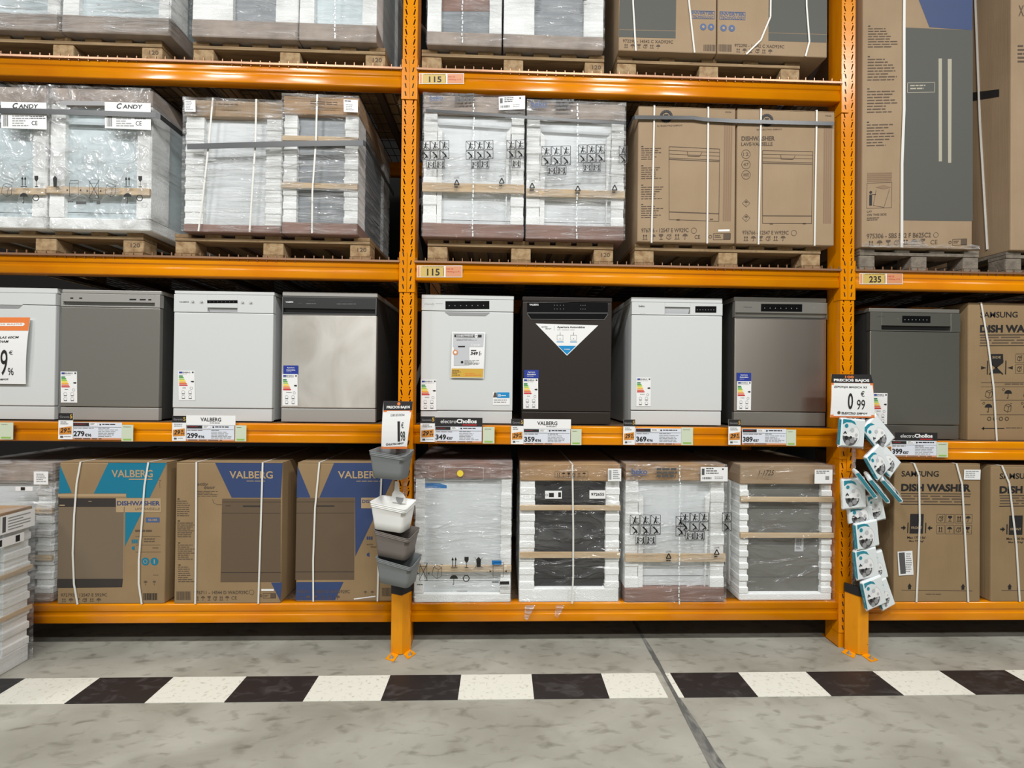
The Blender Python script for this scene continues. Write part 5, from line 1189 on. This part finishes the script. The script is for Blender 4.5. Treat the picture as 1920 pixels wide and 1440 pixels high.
def clipstrip(label, px, y0, y1, Y):
    a = P(px, y0, Y); e = P(px, y1, Y); f = MB(); f.box(-.012, .012, 0, .0012, 0, a.z-e.z, 'film_clear')
    tag(f.build('clip_strip', loc=(e.x, Y, e.z)), label, 'hanging strip', 'clear clip strips')
clipstrip('clear plastic strip behind the hanging cups', 757, 845, 1085, -.012)
clipstrip('clear plastic strip behind the sponge packs', 1600, 784, 1110, -.012)

# ================================================================ SPONGE PACKS
def sponge(label, cx, cy, w_, h_, tilt, Y, yaw=0, thick=.024):
    c = P(cx, cy, Y); W = w_/300*1.08; H = h_/300*1.06
    r = thing('sponge_pack', label, 'sponge pack', (c.x, Y, c.z), 0, 'magic sponge packs hanging on the right post')
    r.matrix_world = Matrix.Translation(Vector((c.x, Y, c.z)))@Matrix.Rotation(math.radians(tilt), 4, 'Y')@Matrix.Rotation(math.radians(yaw), 4, 'Z')
    f = MB(); a, e = W/2, H/2
    ring = lambda s_, y: [(-a*s_, y, -e*s_), (a*s_, y, -e*s_), (a*s_, y, e*s_), (-a*s_, y, e*s_)]
    f.loft([ring(.9, 0), ring(1, thick*.25), ring(1, thick*.75), ring(.92, thick)], 'bag'); f.build('sponge_bag', r, .003)
    f = MB(); L = lambda k: -.0004-.0004*k
    U = lambda u, v: (-a+2*a*u, -e+2*e*v)
    def pl(pts, k, l): f.add([(x, L(l), z) for x, z in [U(*p) for p in pts]], [tuple(range(len(pts)))], k)
    def dc(u, v, ru, k, l, a0=0, a1=360):
        pts = [(u+ru*math.cos(math.radians(a0+(a1-a0)*i/16)), v+ru*W/H*math.sin(math.radians(a0+(a1-a0)*i/16))) for i in range(17)]; f.add([(x, L(l), z) for x, z in [U(*p) for p in pts]], [tuple(range(17))], k)
    pl([(.05, .78), (.2, .86), (.40, .86), (.60, .78), (.52, .90), (.36, .96), (.05, .96)], 'teal_pack', 0)
    dc(.42, .42, .36, 'grey_lt', 0, -175, 60); dc(.42, .42, .34, 'paper', 1, -175, 60)
    dc(.38, .36, .30, 'grey_dk', 2, -185, -5); dc(.20, .74, .07, 'teal_pack', 3); dc(.44, .60, .08, 'grey_lt', 3); dc(.62, .44, .06, 'grey_lt', 3)
    dc(.46, .24, .10, 'grey', 3); dc(.28, .16, .09, 'grey', 3); dc(.58, .30, .05, 'grey_lt', 3); dc(.22, .32, .07, 'ink', 3); dc(.40, .34, .05, 'ink', 3)
    pl([(.08, .46), (.16, .56), (.24, .46), (.19, .46), (.16, .50), (.13, .46)], 'ink', 3)
    f.build('front_print', r)
    if yaw > 7: f = MB(); f.box(-a-.001, -a+.0008, .003, thick-.003, -e*.88, e*.88, 'teal_pack'); f.build('teal_spine', r)
    f = MB(); f.box(-a-.004, a+.005, thick*.45, thick*.45+.0012, -e-.006, e+.008, 'film_clear'); f.build('clear_seam', r)
    return r
for args in (
    ('upright sponge pack directly under the 0,99 sign, left one', 1600, 812, 50, 50, 4, -.085, 8),
    ('sponge pack swung out to the right directly under the 0,99 sign', 1648, 812, 42, 56, -40, -.055, 8),
    ('sponge pack hung askew in the second tier, front one', 1649, 866, 44, 46, -30, -.10, 18),
    ('sponge pack behind the askew one in the second tier, pointing right', 1664, 862, 36, 50, -44, -.065, 10),
    ('sponge pack lying nearly flat in the third tier, rightmost', 1672, 911, 26, 54, -42, -.075, 50),
    ('sponge pack with teal edge showing in the third tier, middle', 1648, 912, 24, 54, -40, -.105, 55),
    ('thin sponge pack seen edge-on with bright blue side, third tier left', 1625, 905, 12, 58, -38, -.135, 65),
    ('upright sponge pack below the tilted tier, fourth tier front left', 1603, 926, 44, 52, -3, -.10, 5),
    ('sponge pack tucked behind in the fourth tier, right one', 1644, 952, 30, 48, -12, -.06, 5),
    ('sponge pack peeking out beneath the fourth tier', 1616, 966, 46, 26, -5, -.075, 4),
    ('upright sponge pack at fifth tier with stacked blue edges', 1628, 1003, 50, 46, -6, -.09, 12),
    ('sponge pack in the sixth tier, leaning slightly', 1627, 1057, 44, 52, -7, -.09, 8),
    ('sponge pack behind the sixth tier one, showing its right edge', 1646, 1062, 34, 50, -14, -.055, 6),
    ('lowest sponge pack, front one above the yellow guard', 1641, 1112, 44, 50, -12, -.10, 12),
    ('lowest sponge pack at the back, white corner over the beam', 1660, 1114, 28, 52, -20, -.06, 8)):
    sponge(*args)
